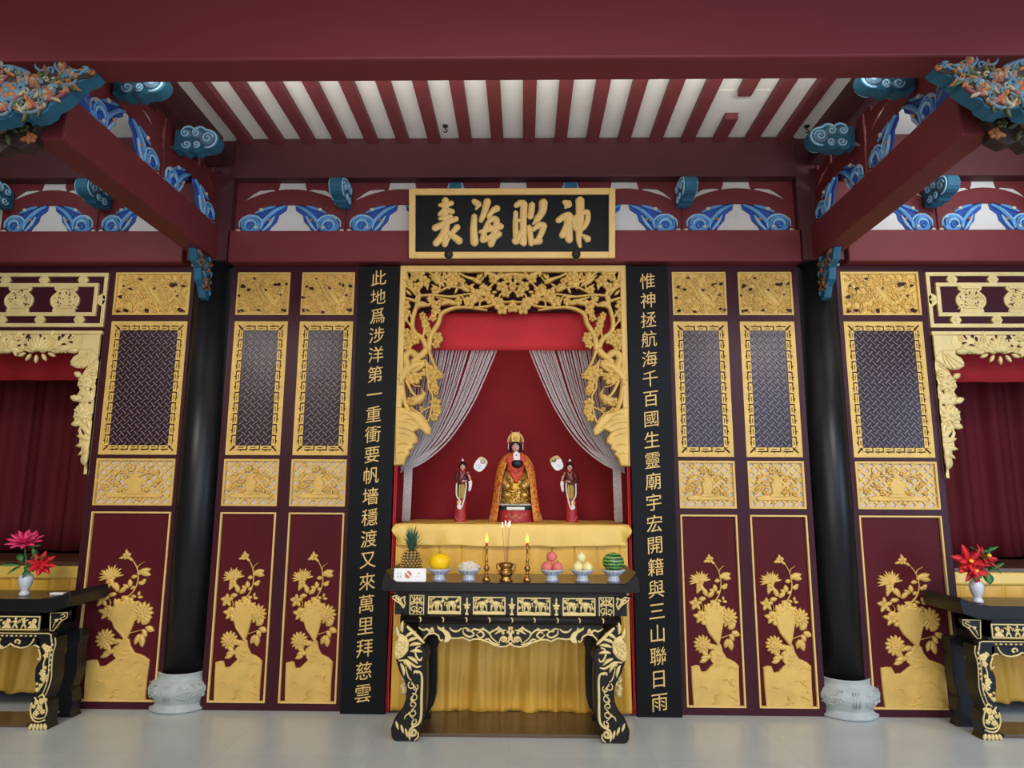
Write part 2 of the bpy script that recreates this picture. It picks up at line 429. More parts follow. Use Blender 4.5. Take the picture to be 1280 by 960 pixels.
# ------------------------------------------------------------------ beams
PB = at(640, 221, -.14)[1]
def beam(name, label, b, m='beam', cat='beam', bev=.012, group=None):
    o = MB().box(*b).build(name, m, bevel=bev); return tag(o, label, cat, group)
beam('front_beam', 'broad dark red beam crossing the whole top of the hall, nearest the visitor', (-7, 7, -2.2, -2.0, 3.872, 4.62))
beam('lintel_beam', 'dark red beam behind the black plaque, right above the central carved screen', (-2.352, 2.352, -.12, .06, 3.500, 3.77))
beam('lintel_beam', 'dark red beam above the left side bay and its vase lattice', (-7, -2.73, -.12, .06, 3.500, 3.77))
beam('lintel_beam', 'dark red beam above the right side bay and its vase lattice', (2.73, 7, -.12, .06, 3.500, 3.77))
beam('purlin_beam', 'dark red beam at the far end of the ceiling joists, above the arches over the plaque', (-2.351, 2.351, -.14, -.02, PB, 4.58), 'beamdark')
beam('purlin_beam', 'dark red upper beam over the arches of the left side bay', (-7, -2.73, -.14, -.02, PB, 4.60), 'beamdark')
beam('purlin_beam', 'dark red upper beam over the arches of the right side bay', (2.73, 7, -.14, -.02, PB, 4.60), 'beamdark')
for sg, nm in ((-1, 'left'), (1, 'right')):
    a, b = sorted((sg*2.45, sg*2.63))
    beam('tie_beam', 'slanting-looking dark red tie beam running from the %s black column towards the visitor' % nm, (a, b, -2.0, .0, 3.535, 3.81))
    beam('purlin_beam', 'dark red purlin closing the %s side of the striped ceiling' % nm, (a, b, -2.0, -.14, 4.33, 4.60), 'beamdark')

# ceiling joists between white panels
PITCH_J = .2645
ordn = ['first', 'second', 'third', 'fourth', 'fifth', 'sixth', 'seventh', 'eighth', 'ninth']
j0 = None
for k in range(18):
    x = (k-8.5)*PITCH_J
    side = 'left' if k < 9 else 'right'
    q = k if k < 9 else 17-k
    lab = '%s dark red ceiling joist counted from the %s end of the striped ceiling' % (ordn[q], side)
    if k == 15:
        lab = 'dark red ceiling joist interrupted by a white patch near the right end'
        mb = MB().box(-.05, .05, -.50, -.14, 0, .06).box(-.05, .05, -2.0, -.80, 0, .06)
        o = mb.build('ceiling_joist', 'rib', bevel=.006); o.location = (x, 0, 4.525)
    elif j0 is None:
        j0 = o = MB().box(-.05, .05, -2.0, -.14, 0, .06).build('ceiling_joist', 'rib', bevel=.006); o.location = (x, 0, 4.525)
    else:
        o = j0.copy(); COL.objects.link(o); o.location = (x, 0, 4.525)
    tag(o, lab, 'joist', 'red ceiling joists')
p = MB().box(-.20, .20, -.80, -.50, 0, .004).build('ceiling_patch', 'plaster'); p.location = ((15-8.5)*PITCH_J, 0, 4.5805)
tag(p, 'white repair patch across the broken joist in the ceiling', 'patch')
for x, y, lab in ((-.55, -.33, 'small dark hook in the white ceiling strip left of the plaque'), (2.385, -.30, 'small dark hook in the last white ceiling strip on the right')):
    mb = MB().lathe([(.001, .0), (.022, -.004), (.022, -.014), (.001, -.016)], (x, y, 4.585), 10)
    mb.tube(cr([(x, y, 4.57), (x, y, 4.55), (x+.016, y, 4.535), (x+.004, y, 4.52), (x-.014, y, 4.53)], 4), .005, 6)
    tag(mb.build('ceiling_hook', 'iron'), lab, 'hook', 'ceiling hooks')

# ------------------------------------------------------------------ arches with painted scrolls
def scroll_mb(sg):
    """blue carved corner scroll; sg=-1 left corner, +1 right corner; arch-local xz"""
    def c(px, py): return (-sg*(px-367)*.00675, (292-py)*.00715)
    mb = MB()
    out = [(296, 291.8), (296, 286), (303, 278), (313, 268), (328, 259.5), (345, 256.5), (362, 256), (361, 262), (352, 268), (350, 276), (343, 283), (338, 291.8)]
    mb.mat(0).prism([(x, z) for x, z in (c(*q) for q in out)], -.030, -.0205, .004)
    def S_(pts, w, h, y, m):
        mb.mat(m); P = cr([c(*q) for q in pts], 5); n = len(P)
        mb.stroke(P, [w*(.35+.65*math.sin(PI*(i+.8)/(n+.6))) for i in range(n)], h, y)
    x, z = c(318, 281)
    mb.mat(1).dome(x, z, .10, .078, .022, -.033)
    for r, m in ((15, 2), (11, 1), (7, 2)):
        S_([(318+r*math.cos(a)*1.0, 281-r*.78*math.sin(a)) for a in (-.5, .3, 1.1, 1.9, 2.7, 3.4)], .012, .014, -.052 if r < 15 else -.04, m)
    mb.mat(0); mb.stroke([(-sg*(q[0]), q[1]) for q in spiral((318-367)*.00675+.0, (292-283)*.00715, .035, .006, 0, 1.4)], .007, .008, -.056)
    S_([(326, 288), (334, 276), (346, 264), (360, 257)], .022, .02, -.035, 1)
    S_([(322, 266), (334, 261), (347, 257.5)], .016, .016, -.035, 1)
    S_([(333, 289), (341, 280), (347, 270)], .014, .016, -.036, 2)
    S_([(330, 280), (339, 270), (352, 261)], .005, .01, -.05, 3)
    mb.mat(4)
    for q in ((311, 273), (325, 284), (330, 262)): mb.dome(*c(*q), .022, .016, .014, -.045)
    mb.mat(5).dome(*c(341, 275), .014, .014, .014, -.045)
    mb.mat(4).dome(*c(302, 288), .026, .02, .02, -.03)
    return mb
SCM = ['blued', 'blue', 'bluel', 'bluel', 'cream', 'orange']
_arm = {}
def arch_things():
    t = thing('arched_bracket', 'x', 'bracket')
    mb = MB(); n = 16
    lo = [(-.47+.94*i/n, .265-.185*((-.47+.94*i/n)/.42)**2) for i in range(n+1)]
    hi = [(.47-.94*i/n, .40-.10*((.47-.94*i/n)/.39)**2) for i in range(n+1)]
    mb.prism(lo+hi, -.042, -.0205, .004)
    mb.build('arch_arm', 'beam', t, local=True)
    for sg in (-1, 1):
        mb = MB()
        P = [(.42, .28), (.39, .315), (.33, .365), (.28, .395), (.17, .405), (.13, .39), (.115, .42), (.10, .51), (.178, .51), (.192, .472), (.25, .455), (.30, .468), (.378, .462), (.378, .51), (.47, .51), (.47, .22), (.43, .22)]
        mb.prism([(sg*x, z) for x, z in P], -.036, -.0205, .003)
        mb.prism([(sg*x, z) for x, z in [(.38, .14), (.40, .25), (.47, .25), (.47, .0), (.445, .0)]], -.040, -.0205, .004)
        mb.build('cloud_arm', 'beam', t, local=True)
        scroll_mb(sg).build('painted_scroll', SCM, t, local=True)
    return t
A0 = arch_things()
arcs = [(-1.88, 'painted arch above the paired left doors'), (-.94, 'painted arch half hidden behind the left end of the black plaque'),
        (0, 'painted arch hidden behind the middle of the black plaque'), (.94, 'painted arch half hidden behind the right end of the black plaque'),
        (1.88, 'painted arch above the paired right doors'),
        (-3.935, 'painted arch over the left side bay, at the picture edge'), (3.935, 'painted arch over the right side bay, at the picture edge'),
        (-3.113, 'painted arch mostly hidden by the left tie beam'), (3.113, 'painted arch mostly hidden by the right tie beam')]
for i, (x, lab) in enumerate(arcs):
    o = A0 if i == 0 else dup(A0, (0, 0, 0))
    o.location = (x, 0, 3.77); o.scale.x = (.998) if abs(x) < 2 else (.88 if abs(x) > 3.5 else .845); tag(o, 'dark red and blue '+lab, 'bracket', 'painted arches between the beams')
for sg, nm in ((-1, 'left'), (1, 'right')):
    for y, w in ((-.50, 'near the black column'), (-1.375, 'near the front beam')):
        o = dup(A0, (sg*2.54, y, 3.81), sg*PI/2 if sg > 0 else PI/2, 'dark red and blue openwork arch standing on the %s tie beam, %s' % (nm, w), 'arches on the tie beams')
        o.rotation_euler.z = -sg*PI/2
        o.scale = (.90, 1, .98)

# cloud-shaped bracket heads
def cloud_thing():
    t = thing('cloud_bracket', 'x', 'bracket')
    P = []
    def bump(cx, cz, r, a0, a1, n=7):
        for i in range(n+1):
            a = math.radians(a0+(a1-a0)*i/n); P.append((cx+r*math.cos(a), cz+r*math.sin(a)))
    bump(.255, .0, .075, -100, 75); bump(.19, .05, .055, 35, 140); bump(.10, .055, .055, 40, 150); P.append((.0, .08)); P.append((.0, -.08))
    bump(.08, -.05, .05, 210, 320); bump(.16, -.055, .045, 220, 320)
    mb = MB(); mb.prism(P, -.05, .05, .008); mb.build('cloud_block', 'teal', t, local=True)
    for s in (-1, 1):
        mb = MB()
        def d(pts, w, m, yy=.05):
            mb.mat(m); mb.stroke(pts, w, .008, -yy)
        d([(p[0]*.93+.008, p[1]*.9) for p in P[:24]], .008, 0)
        mb.mat(1).dome(.245, 0, .06, .055, .010, -.05); mb.dome(.17, .04, .045, .04, .010, -.05); mb.dome(.09, .045, .045, .038, .01, -.05); mb.dome(.10, -.045, .045, .035, .01, -.05); mb.dome(.17, -.04, .035, .03, .01, -.05)
        for cx, cz, r, a in ((.25, .005, .045, 0), (.165, .045, .032, 1), (.085, .045, .034, 2), (.10, -.045, .034, 3), (.175, -.045, .028, 4)):
            d(spiral(cx, cz, r, .006, a, 1.4, 18), .0055, 0, .058)
        if s > 0: mb.xform(lambda x, y, z: (x, -y, z))
        mb.build('cloud_carving', ['bluel', 'slate'], t, local=True)
    return t
C0 = cloud_thing()
cl = [(-1.41, -.06, 4.06, -PI/2, 'between the first two arches, left of the black plaque'), (1.41, -.06, 4.06, -PI/2, 'between the last two arches, right of the black plaque'),
      (-.475, .12, 4.10, -PI/2, 'just peeping over the left part of the black plaque'), (.475, .12, 4.10, -PI/2, 'hidden behind the right part of the black plaque'),
      (-3.46, -.06, 4.06, -PI/2, 'between the left side bay arches, next to the tie beam'), (3.46, -.06, 4.06, -PI/2, 'between the right side bay arches, next to the tie beam'),
      (-4.30, -.06, 4.06, -PI/2, 'at the left picture edge between two arches'), (4.30, -.06, 4.06, -PI/2, 'at the right picture edge between two arches'),
      (-2.48, -.80, 4.18, 0, 'jutting from the left truss below the striped ceiling'), (2.48, -.80, 4.18, PI, 'jutting from the right truss below the striped ceiling'),
      (-2.48, -1.55, 4.15, 0, 'at the left, tucked up against the front beam'), (2.48, -1.55, 4.15, PI, 'at the right, tucked up against the front beam')]
for i, (x, y, z, rz, w) in enumerate(cl):
    o = C0 if i == 0 else dup(C0, (0, 0, 0))
    o.location = (x, y, z); o.rotation_euler = (0, 0, rz); tag(o, 'blue scrolled cloud bracket head '+w, 'bracket', 'blue cloud bracket heads')

# painted carved brackets under the front beam (upper corners)
def corner_bracket(sg, label):
    Y0 = -2.27
    t = thing('carved_corner_bracket', label, 'bracket', (sg*2.7, -2.2, 3.6))
    def c(x, y): q = at(x/8, 60+y/8, Y0); return (q[0], q[1])
    out = [(-420, 190), (-300, 150), (-180, 200), (0, 178), (150, 182), (240, 195), (300, 260), (330, 300), (400, 270), (450, 222), (540, 205), (620, 180), (700, 185), (760, 205), (850, 212), (885, 192), (930, 205), (952, 240), (900, 290), (820, 320), (785, 340), (775, 375), (705, 400), (692, 440), (600, 510), (490, 572), (470, 620), (380, 675), (280, 690), (255, 660), (130, 640), (100, 690), (0, 712), (-200, 760), (-420, 700)]
    base = MB(); base.prism([c(*q) for q in out], Y0, Y0+.09, .006)
    car = MB(); y1 = Y0-.002
    def st(pts, w, m, h=.016): 
        car.mat(m); P = cr([c(*q) for q in pts], 5); n = len(P)
        car.stroke(P, [w*(.4+.6*math.sin(PI*(i+.8)/(n+.6))) for i in range(n)], h, y1)
    car.mat(0).prism([c(x*.985+8, 40+y*.905 if y < 300 else y*.955+6) for x, y in out], y1-.006, y1+.004, .002)
    y1 -= .006
    k = 1/8*.00375*8
    for x, y, r in ((110, 450, 120), (370, 345, 80), (490, 470, 85), (640, 200, 55), (720, 260, 50), (-170, 480, 130), (60, 600, 60)):
        cx, cz = c(x, y); R_ = r*.00055
        car.mat(1 if r > 100 else 5).flower(cx, cz, R_*1.0, 6, .018, y1)
        car.mat(3).flower(cx, cz, R_*.72, 5, .026, y1, .5)
        car.mat(2 if r > 100 else 6).dome(cx, cz, R_*.35, R_*.35, .034, y1)
    for pts, w, m in (([(190, 300), (230, 370), (280, 420)], .016, 1), ([(470, 320), (480, 280), (500, 250)], .016, 4), ([(20, 200), (130, 200), (250, 240), (290, 300)], .012, 1), ([(400, 280), (450, 235), (540, 215)], .008, 4),
                      ([(560, 380), (650, 340), (760, 320)], .012, 4), ([(600, 320), (700, 250), (750, 230)], .013, 1), ([(260, 520), (330, 470), (430, 400)], .007, 3), ([(300, 540), (320, 590), (290, 620)], .02, 3),
                      ([(350, 540), (370, 590), (420, 580)], .018, 5), ([(270, 665), (370, 650), (460, 590)], .012, 1), ([(560, 520), (640, 480), (695, 410)], .012, 5), ([(680, 390), (740, 380), (785, 330)], .012, 1),
                      ([(800, 290), (860, 240), (900, 205)], .010, 2), ([(0, 500), (60, 560), (110, 580)], .013, 2), ([(0, 690), (60, 680), (110, 650)], .012, 1), ([(500, 400), (540, 390), (600, 410)], .012, 2), ([(560, 200), (600, 240), (640, 300)], .012, 2),
                      ([(90, 260), (140, 280), (170, 300)], .014, 3), ([(540, 330), (560, 320), (600, 330)], .012, 6), ([(650, 380), (660, 390), (690, 400)], .014, 5), ([(180, 600), (200, 560), (250, 530)], .014, 4)):
        st(pts, w*.8, m)
    r2 = random.Random(12); bx = [(x*.985+8, 40+y*.905 if y < 300 else y*.955+6) for x, y in out]
    def inside(x, y):
        k = False
        for i in range(len(bx)):
            (x1_, y1_), (x2_, y2_) = bx[i-1], bx[i]
            if (y1_ > y) != (y2_ > y) and x < (x2_-x1_)*(y-y1_)/(y2_-y1_)+x1_: k = not k
        return k
    n_ = 0
    while n_ < 210:
        x, y = r2.uniform(-420, 950), r2.uniform(180, 740)
        if not inside(x, y): continue
        n_ += 1; q = c(x, y); car.mat(r2.choice([1, 1, 2, 3, 3, 4, 4, 5, 6, 6])); b = r2.uniform(0, 6.3)
        if n_ % 3 == 0: car.stroke(spiral(q[0], q[1], r2.uniform(.014, .024), .004, b, r2.choice([-1, 1])*.9, 10), .006, r2.uniform(.010, .02), y1)
        else: car.leaf(q[0], q[1], r2.uniform(.035, .07), r2.uniform(.007, .013), b, r2.uniform(.010, .022), y1, r2.uniform(-1.2, 1.2))
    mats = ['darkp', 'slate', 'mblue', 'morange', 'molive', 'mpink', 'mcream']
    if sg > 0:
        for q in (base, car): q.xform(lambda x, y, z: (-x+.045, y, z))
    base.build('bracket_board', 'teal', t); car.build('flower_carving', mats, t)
corner_bracket(-1, 'colourful flower-carved bracket with teal edge in the upper left corner')
corner_bracket(1, 'colourful flower-carved bracket with teal edge in the upper right corner')
for sg, nm in ((-1, 'left'), (1, 'right')):
    t = thing('carved_pendant', 'small dim flower-carved pendant hanging below the %s corner bracket' % nm, 'bracket', (sg*2.74, -2.0, 3.5))
    base = MB(); P = [(-.22, .16), (.14, .16), (.15, .08), (.11, .02), (.12, -.04), (.05, -.08), (-.02, -.06), (-.06, -.10), (-.15, -.08), (-.22, -.05)]
    base.prism([(sg*-2.70+(0), 0) for _ in range(0)] or [(-2.69+x, 3.53+z) for x, z in P], -2.06, -1.98, .006)
    car = MB(); r2 = random.Random(5)
    for i in range(30):
        x, z = -2.69+r2.uniform(-.2, .12), 3.53+r2.uniform(-.06, .14)
        car.mat(r2.choice([0, 1, 2, 3, 4, 1]))
        if r2.random() < .3: car.flower(x, z, .032, 5, .022, -2.06, r2.random())
        else: car.leaf(x, z, .07, .016, r2.uniform(0, 6.28), .022, -2.06)
    if sg > 0:
        for q in (base, car): q.xform(lambda x, y, z: (-x, y, z))
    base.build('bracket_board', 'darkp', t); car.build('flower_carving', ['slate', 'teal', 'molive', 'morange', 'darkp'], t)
    # little wing pointing up behind the corner bracket (end of the tie beam)
    w = thing('carved_wing', 'small blue carved wing on top of the %s tie beam behind the corner bracket' % nm, 'bracket', (sg*2.50, -1.98, 3.81))
    m2 = MB(); m2.prism([(.0, .0), (.17, .0), (.15, .10), (.09, .17), (.02, .20)], -.05, .05, .006)
    m3 = MB(); m3.stroke(cr([(.03, .03), (.10, .10), (.13, .09)], 5), .012, .012, -.05); m3.stroke(cr([(.03, .12), (.09, .06), (.14, .03)], 5), .010, .012, -.05)
    for q, n_, m_ in ((m2, 'wing_board', 'blued'), (m3, 'wing_carving', 'slate')):
        q.xform(lambda x, y, z: ((-sg*-y if sg < 0 else y), x, z)); q.build(n_, m_, w, local=True)
    # column corbel below the tie beam
    cb = thing('corbel', 'blue edged carved corbel at the top of the %s black column' % nm, 'bracket', (sg*2.53, 0, 3.2))
    P = [(-.05, 3.53), (-.05, 3.18), (-.13, 3.19), (-.17, 3.27), (-.23, 3.31), (-.25, 3.40), (-.32, 3.44), (-.36, 3.53)]
    m2 = MB(); m2.prism(P, -.028, .028, .005)
    m3 = MB(); r2 = random.Random(3)
    for i in range(60):
        y_ = r2.uniform(-.30, -.07); z_ = r2.uniform(3.25 if y_ > -.2 else 3.42, 3.50)
        m3.mat(r2.choice([0, 1, 2, 3])); m3.leaf(y_, z_, .055, .011, r2.uniform(0, 6.3), .014, -.028)
    side = 1 if sg < 0 else -1   # carved face looks to the middle of the hall
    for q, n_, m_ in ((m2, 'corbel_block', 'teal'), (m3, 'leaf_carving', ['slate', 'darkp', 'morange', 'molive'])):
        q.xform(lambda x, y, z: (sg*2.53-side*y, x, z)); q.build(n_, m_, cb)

# ------------------------------------------------------------------ columns
for sg, nm in ((-1, 'left'), (1, 'right')):
    X = sg*2.535
    t = thing('column', 'tall round black column on a grey stone base, %s of the shrine' % nm, 'column', (X, .09, .27))
    MB().lathe([(.155, .24), (.165, 1.6), (.165, 3.52)], (X, .09, 0), 40).build('shaft', 'black', t)
    MB().lathe([(.165, 3.52), (.165, 4.6)], (X, .09, 0), 32).box(X-.165-.018*(sg > 0), X+.165+.018*(sg < 0), -.10, .06, 3.775, 4.58).box(X-.165, X+.165, -.10, .09, 3.52, 3.775).build('capital', 'beamdark', t)
    t = thing('column_base', 'carved pot-bellied grey stone base under the %s black column' % nm, 'column base', (X, .09, 0))
    prof = [(.20, 0), (.225, .004), (.228, .022), (.20, .034), (.192, .05), (.195, .06), (.222, .10), (.243, .14), (.243, .165), (.222, .205), (.19, .222), (.186, .226), (.186, .262), (.19, .268), (.18, .272), (.160, .268), (.16, .24)]
    MB().lathe(prof, (X, .09, 0), 48).build('pedestal', 'stone', t)
    mb = MB(); r2 = random.Random(11)
    def onb(a, z): 
        rr = .243-.6*abs(z-.152)**1.0*.35
        return (X+rr*math.sin(a), .09-rr*math.cos(a), z)
    for a0 in (-1.45, -.8, .55, 1.2):
        for i in range(9):
            a = a0+r2.uniform(-.22, .22); z = .15+r2.uniform(-.04, .04); da, dz = r2.uniform(-.22, .22), r2.uniform(-.025, .025)
            mb.tube(cr([onb(a, z), onb(a+da*.5, z+dz+.01), onb(a+da, z+dz)], 4), .006, 6)
        mb.tube(cr([onb(a0-.3, .12), onb(a0-.1, .105), onb(a0+.1, .11), onb(a0+.3, .13)], 4), .005, 6)
    for a in (-.15, -.07, .03): mb.tube([onb(a, .09), onb(a, .15), onb(a, .20)], .005, 6)
    mb.build('relief_carving', 'stone', t)
# ------------------------------------------------------------------ carved doors of the screen
def fret_border(x0, x1, z0, z1, y):
    mb = MB(); w = .030
    mb.frame(x0, x1, z0, z1, w, y-.014, y+.01)
    # key pattern: rows of gold pieces with thin dark gaps between them
    def run(p0, d, n_in, L):
        k = max(2, round(L/.088)); P = L/k; g = .0052
        for i in range(k):
            c = (i+.5)*P
            def bar(a0, a1, b0, b1):
                xs = sorted((p0[0]+d[0]*a0+n_in[0]*b0, p0[0]+d[0]*a1+n_in[0]*b1)); zs = sorted((p0[1]+d[1]*a0+n_in[1]*b0, p0[1]+d[1]*a1+n_in[1]*b1))
                mb.box(xs[0], xs[1], y-.012, y+.004, zs[0], zs[1])
            h = P/2
            bar(c-h, c-g, -.001, .008); bar(c+g, c+h, -.001, .008)
            bar(c-h+g, c-h*.60, .008, .018)
            bar(c-h+g, c+h-g, .018, .028)
            bar(c-h+g, c-h*.42, .028, .035); bar(c+h*.42, c+h-g, .028, .035)
            bar(c-h+g, c+h-g, .035, .045)
    a, b, c, d = x0+w, x1-w, z0+w, z1-w
    run((a+.04, c), (1, 0), (0, 1), b-a-.08); run((a+.04, d), (1, 0), (0, -1), b-a-.08)
    run((a, c+.04), (0, 1), (1, 0), d-c-.08); run((b, c+.04), (0, 1), (-1, 0), d-c-.08)
    for sx, sz, x, z in ((1, 1, a, c), (-1, 1, b, c), (1, -1, a, d), (-1, -1, b, d)):
        mb.prism([(x-sx*.001, z+sz*.008), (x+sx*.030, z+sz*.042), (x-sx*.001, z+sz*.040)], y-.012, y+.004); mb.prism([(x+sx*.008, z-sz*.001), (x+sx*.042, z+sz*.030), (x+sx*.040, z-sz*.001)], y-.012, y+.004)
    return mb
def lattice_bars(x0, x1, z0, z1, c, w, y0, y1):
    """basket-woven diagonal laths clipped to the opening"""
    mb = MB(); cx, cz = (x0+x1)/2, (z0+z1)/2; s2 = math.sqrt(.5); R = int((x1-x0+z1-z0)/c)+4
    def put(p, q, d):
        ax, az = cx+(p-q)*s2*c, cz+(p+q)*s2*c
        dx, dz = (s2, s2) if d == 0 else (-s2, s2)
        t0, t1 = -1.62*c, 1.62*c
        for pos, dd, lo, hi in ((ax, dx, x0, x1), (az, dz, z0, z1)):
            a, b = (lo-pos)/dd, (hi-pos)/dd
            t0, t1 = max(t0, min(a, b)), min(t1, max(a, b))
        if t1-t0 < .2*c: return
        m = (t0+t1)/2
        mb.obox((ax+dx*m, az+dz*m), ((t1-t0)/2, w/2), math.atan2(dz, dx), y0, y1)
    for a in range(-R, R+1):
        for b in range(-R, R+1):
            p, q = 2*a+2*b, 2*a-2*b
            if abs((p-q)*s2*c) > (x1-x0)/2+2*c or abs((p+q)*s2*c) > (z1-z0)/2+2*c: continue
            put(p, q, 0); put(p+2, q, 1)
    return mb
def slot_lattice(x0, x1, z0, z1, c):
    """woven diagonal lattice: slots in two directions (pane strips) with laths along their sides"""
    pane, lath = MB(), MB(); cx, cz = (x0+x1)/2, (z0+z1)/2; s2 = math.sqrt(.5); R = int((x1-x0+z1-z0)/c)+4
    lath.box(x0-.006, x1+.006, -.002, .003, z0-.006, z1+.006)
    def clip(ax, az, dx, dz, L):
        t0, t1 = -L, L
        for pos, dd, lo, hi in ((ax, dx, x0, x1), (az, dz, z0, z1)):
            a, b = (lo-pos)/dd, (hi-pos)/dd
            t0, t1 = max(t0, min(a, b)), min(t1, max(a, b))
        return (t0, t1) if t1-t0 > .35*c else None
    for a in range(-R, R+1):
        for b in range(-R, R+1):
            for d, (p, q) in ((0, (2*a+2*b, 2*a-2*b)), (1, (2*a+2*b+2, 2*a-2*b))):
                ax, az = cx+(p-q)*s2*c, cz+(p+q)*s2*c
                if not (x0-.03 < ax < x1+.03 and z0-.03 < az < z1+.03): continue
                dx, dz = (s2, s2) if d == 0 else (-s2, s2)
                t = clip(ax, az, dx, dz, 1.22*c)
                if t and x0 < ax < x1 and z0 < az < z1:
                    m = (t[0]+t[1])/2; pane.obox((ax+dx*m, az+dz*m), ((t[1]-t[0])/2, .27*c), math.atan2(dz, dx), -.0032, .0)
                for s in (-1, 1):
                    bx, bz = ax-dz*s*.52*c, az+dx*s*.52*c
                    t = clip(bx, bz, dx, dz, 1.55*c)
                    if t and x0 < bx < x1 and z0 < bz < z1:
                        m = (t[0]+t[1])/2; lath.obox((bx+dx*m, bz+dz*m), ((t[1]-t[0])/2, .20*c), math.atan2(dz, dx), -.010, .0)
    return pane, lath
def dragon_mb(x0, x1, z0, z1, seed):
    r = random.Random(seed); mb = MB(); W_, H_ = x1-x0, z1-z0
    mb.mat(0).box(x0+.012, x1-.012, -.004, .006, z0+.012, z1-.012)
    mb.frame(x0, x1, z0, z1, .017, -.020, .006)
    def P(u, v): return (x0+W_*u, z0+H_*v)
    body = cr([P(.12, .70), P(.28, .82), P(.40, .62), P(.50, .40), P(.66, .28), P(.80, .45), P(.86, .68), P(.72, .80), P(.60, .72)], 6)
    n = len(body); ws = [.022*(.35+.65*math.sin(PI*(i+3)/(n+5))) for i in range(n)]
    mb.stroke(body, ws, .020, -.004)
    for i in range(2, n-2, 1):
        a = body[i]; mb.dome(a[0]+ws[i]*.3*(-1)**i, a[1], .007, .006, .006, -.022, 0, 6)
    for i in range(int(190*W_/.44)):
        x, z = P(r.uniform(.06, .94), r.uniform(.07, .93)); k = r.random()
        if k < .45: mb.stroke(spiral(x, z, r.uniform(.012, .026), .004, r.uniform(0, 6), r.choice([-1.2, 1.2]), 12), .005, r.uniform(.010, .018), -.004)
        elif k < .8: mb.leaf(x, z, r.uniform(.03, .08), .007, r.uniform(0, 6.3), r.uniform(.010, .018), -.004, r.uniform(-1, 1))
        else: mb.flower(x, z, .018, 5, .012, -.004, r.random())
    mb.leaf(*P(.42, .70), H_*.65, .035, -.9, .022, -.006); mb.leaf(*P(.40, .8), H_*.7, .012, -.75, .02, -.006)
    lx0, lx1, lz0, lz1 = x0+.004, x1-.004, z0+.004, z1-.004
    mb.v = [(min(lx1, max(lx0, p[0])), p[1], min(lz1, max(lz0, p[2]))) if i > 48 else p for i, p in enumerate(mb.v)]
    mb.mat(1)
    for u, v in ((.10, .68), (.20, .60), (.30, .84), (.08, .10), (.14, .12), (.42, .09), (.93, .10), (.90, .14), (.93, .70), (.80, .72), (.74, .71), (.55, .6), (.06, .42), (.86, .44)):
        x, z = P(u+r.uniform(-.03, .03), v+r.uniform(-.03, .03)); n_ = 7; s = r.uniform(.010, .019)
        mb.prism([(x+s*r.uniform(.5, 1.5)*math.cos(2*PI*i/n_), z+s*r.uniform(.4, 1.1)*math.sin(2*PI*i/n_)) for i in range(n_)], -.0245, -.002)
    return mb
def vase_mb(x0, x1, z0, z1, seed):
    r = random.Random(seed); W_, H_ = x1-x0, z1-z0
    mb = lattice_bars(x0+.015, x1-.015, z0+.015, z1-.015, .0265, .0185, -.008, .004)
    mb.frame(x0, x1, z0, z1, .016, -.022, .006)
    cx, cz = (x0+x1)/2, (z0+z1)/2
    def P(u, v): return (x0+W_*u, z0+H_*v)
    mb.prism([P(.43, .30), P(.57, .30), P(.60, .52), P(.55, .60), P(.60, .66), P(.40, .66), P(.45, .60), P(.40, .52)], -.020, .0, .005)
    mb.prism([P(.36, .24), P(.64, .24), P(.60, .31), P(.40, .31)], -.022, .0, .005)
    mb.prism([P(.16, .17), P(.84, .17), P(.88, .24), P(.74, .27), P(.5, .24), P(.28, .28), P(.13, .24)], -.018, .0, .005)
    for s in (-1, 1):
        mb.stroke(cr([P(.5+s*.05, .62), P(.5+s*.16, .70), P(.5+s*.28, .66), P(.5+s*.36, .52)], 5), taper(16, .008, .004), .016, -.006)
    mb.flower(*P(.44, .80), .034, 6, .020, -.006); mb.flower(*P(.58, .76), .026, 5, .018, -.006)
    for u, v in ((.22, .66), (.76, .68), (.25, .45), (.76, .46), (.66, .36), (.30, .36), (.84, .34), (.15, .38), (.68, .58)):
        mb.flower(*P(u+r.uniform(-.03, .03), v+r.uniform(-.03, .03)), r.uniform(.018, .028), 5, .018, -.006, r.random())
    for i in range(34):
        u = r.gauss(.5, .23); v = r.gauss(.40, .18)
        if .08 < u < .92 and .1 < v < .9: mb.leaf(*P(u, v), r.uniform(.03, .055), .008, r.uniform(0, 6.3), .016, -.006, r.uniform(-.8, .8))
    return mb
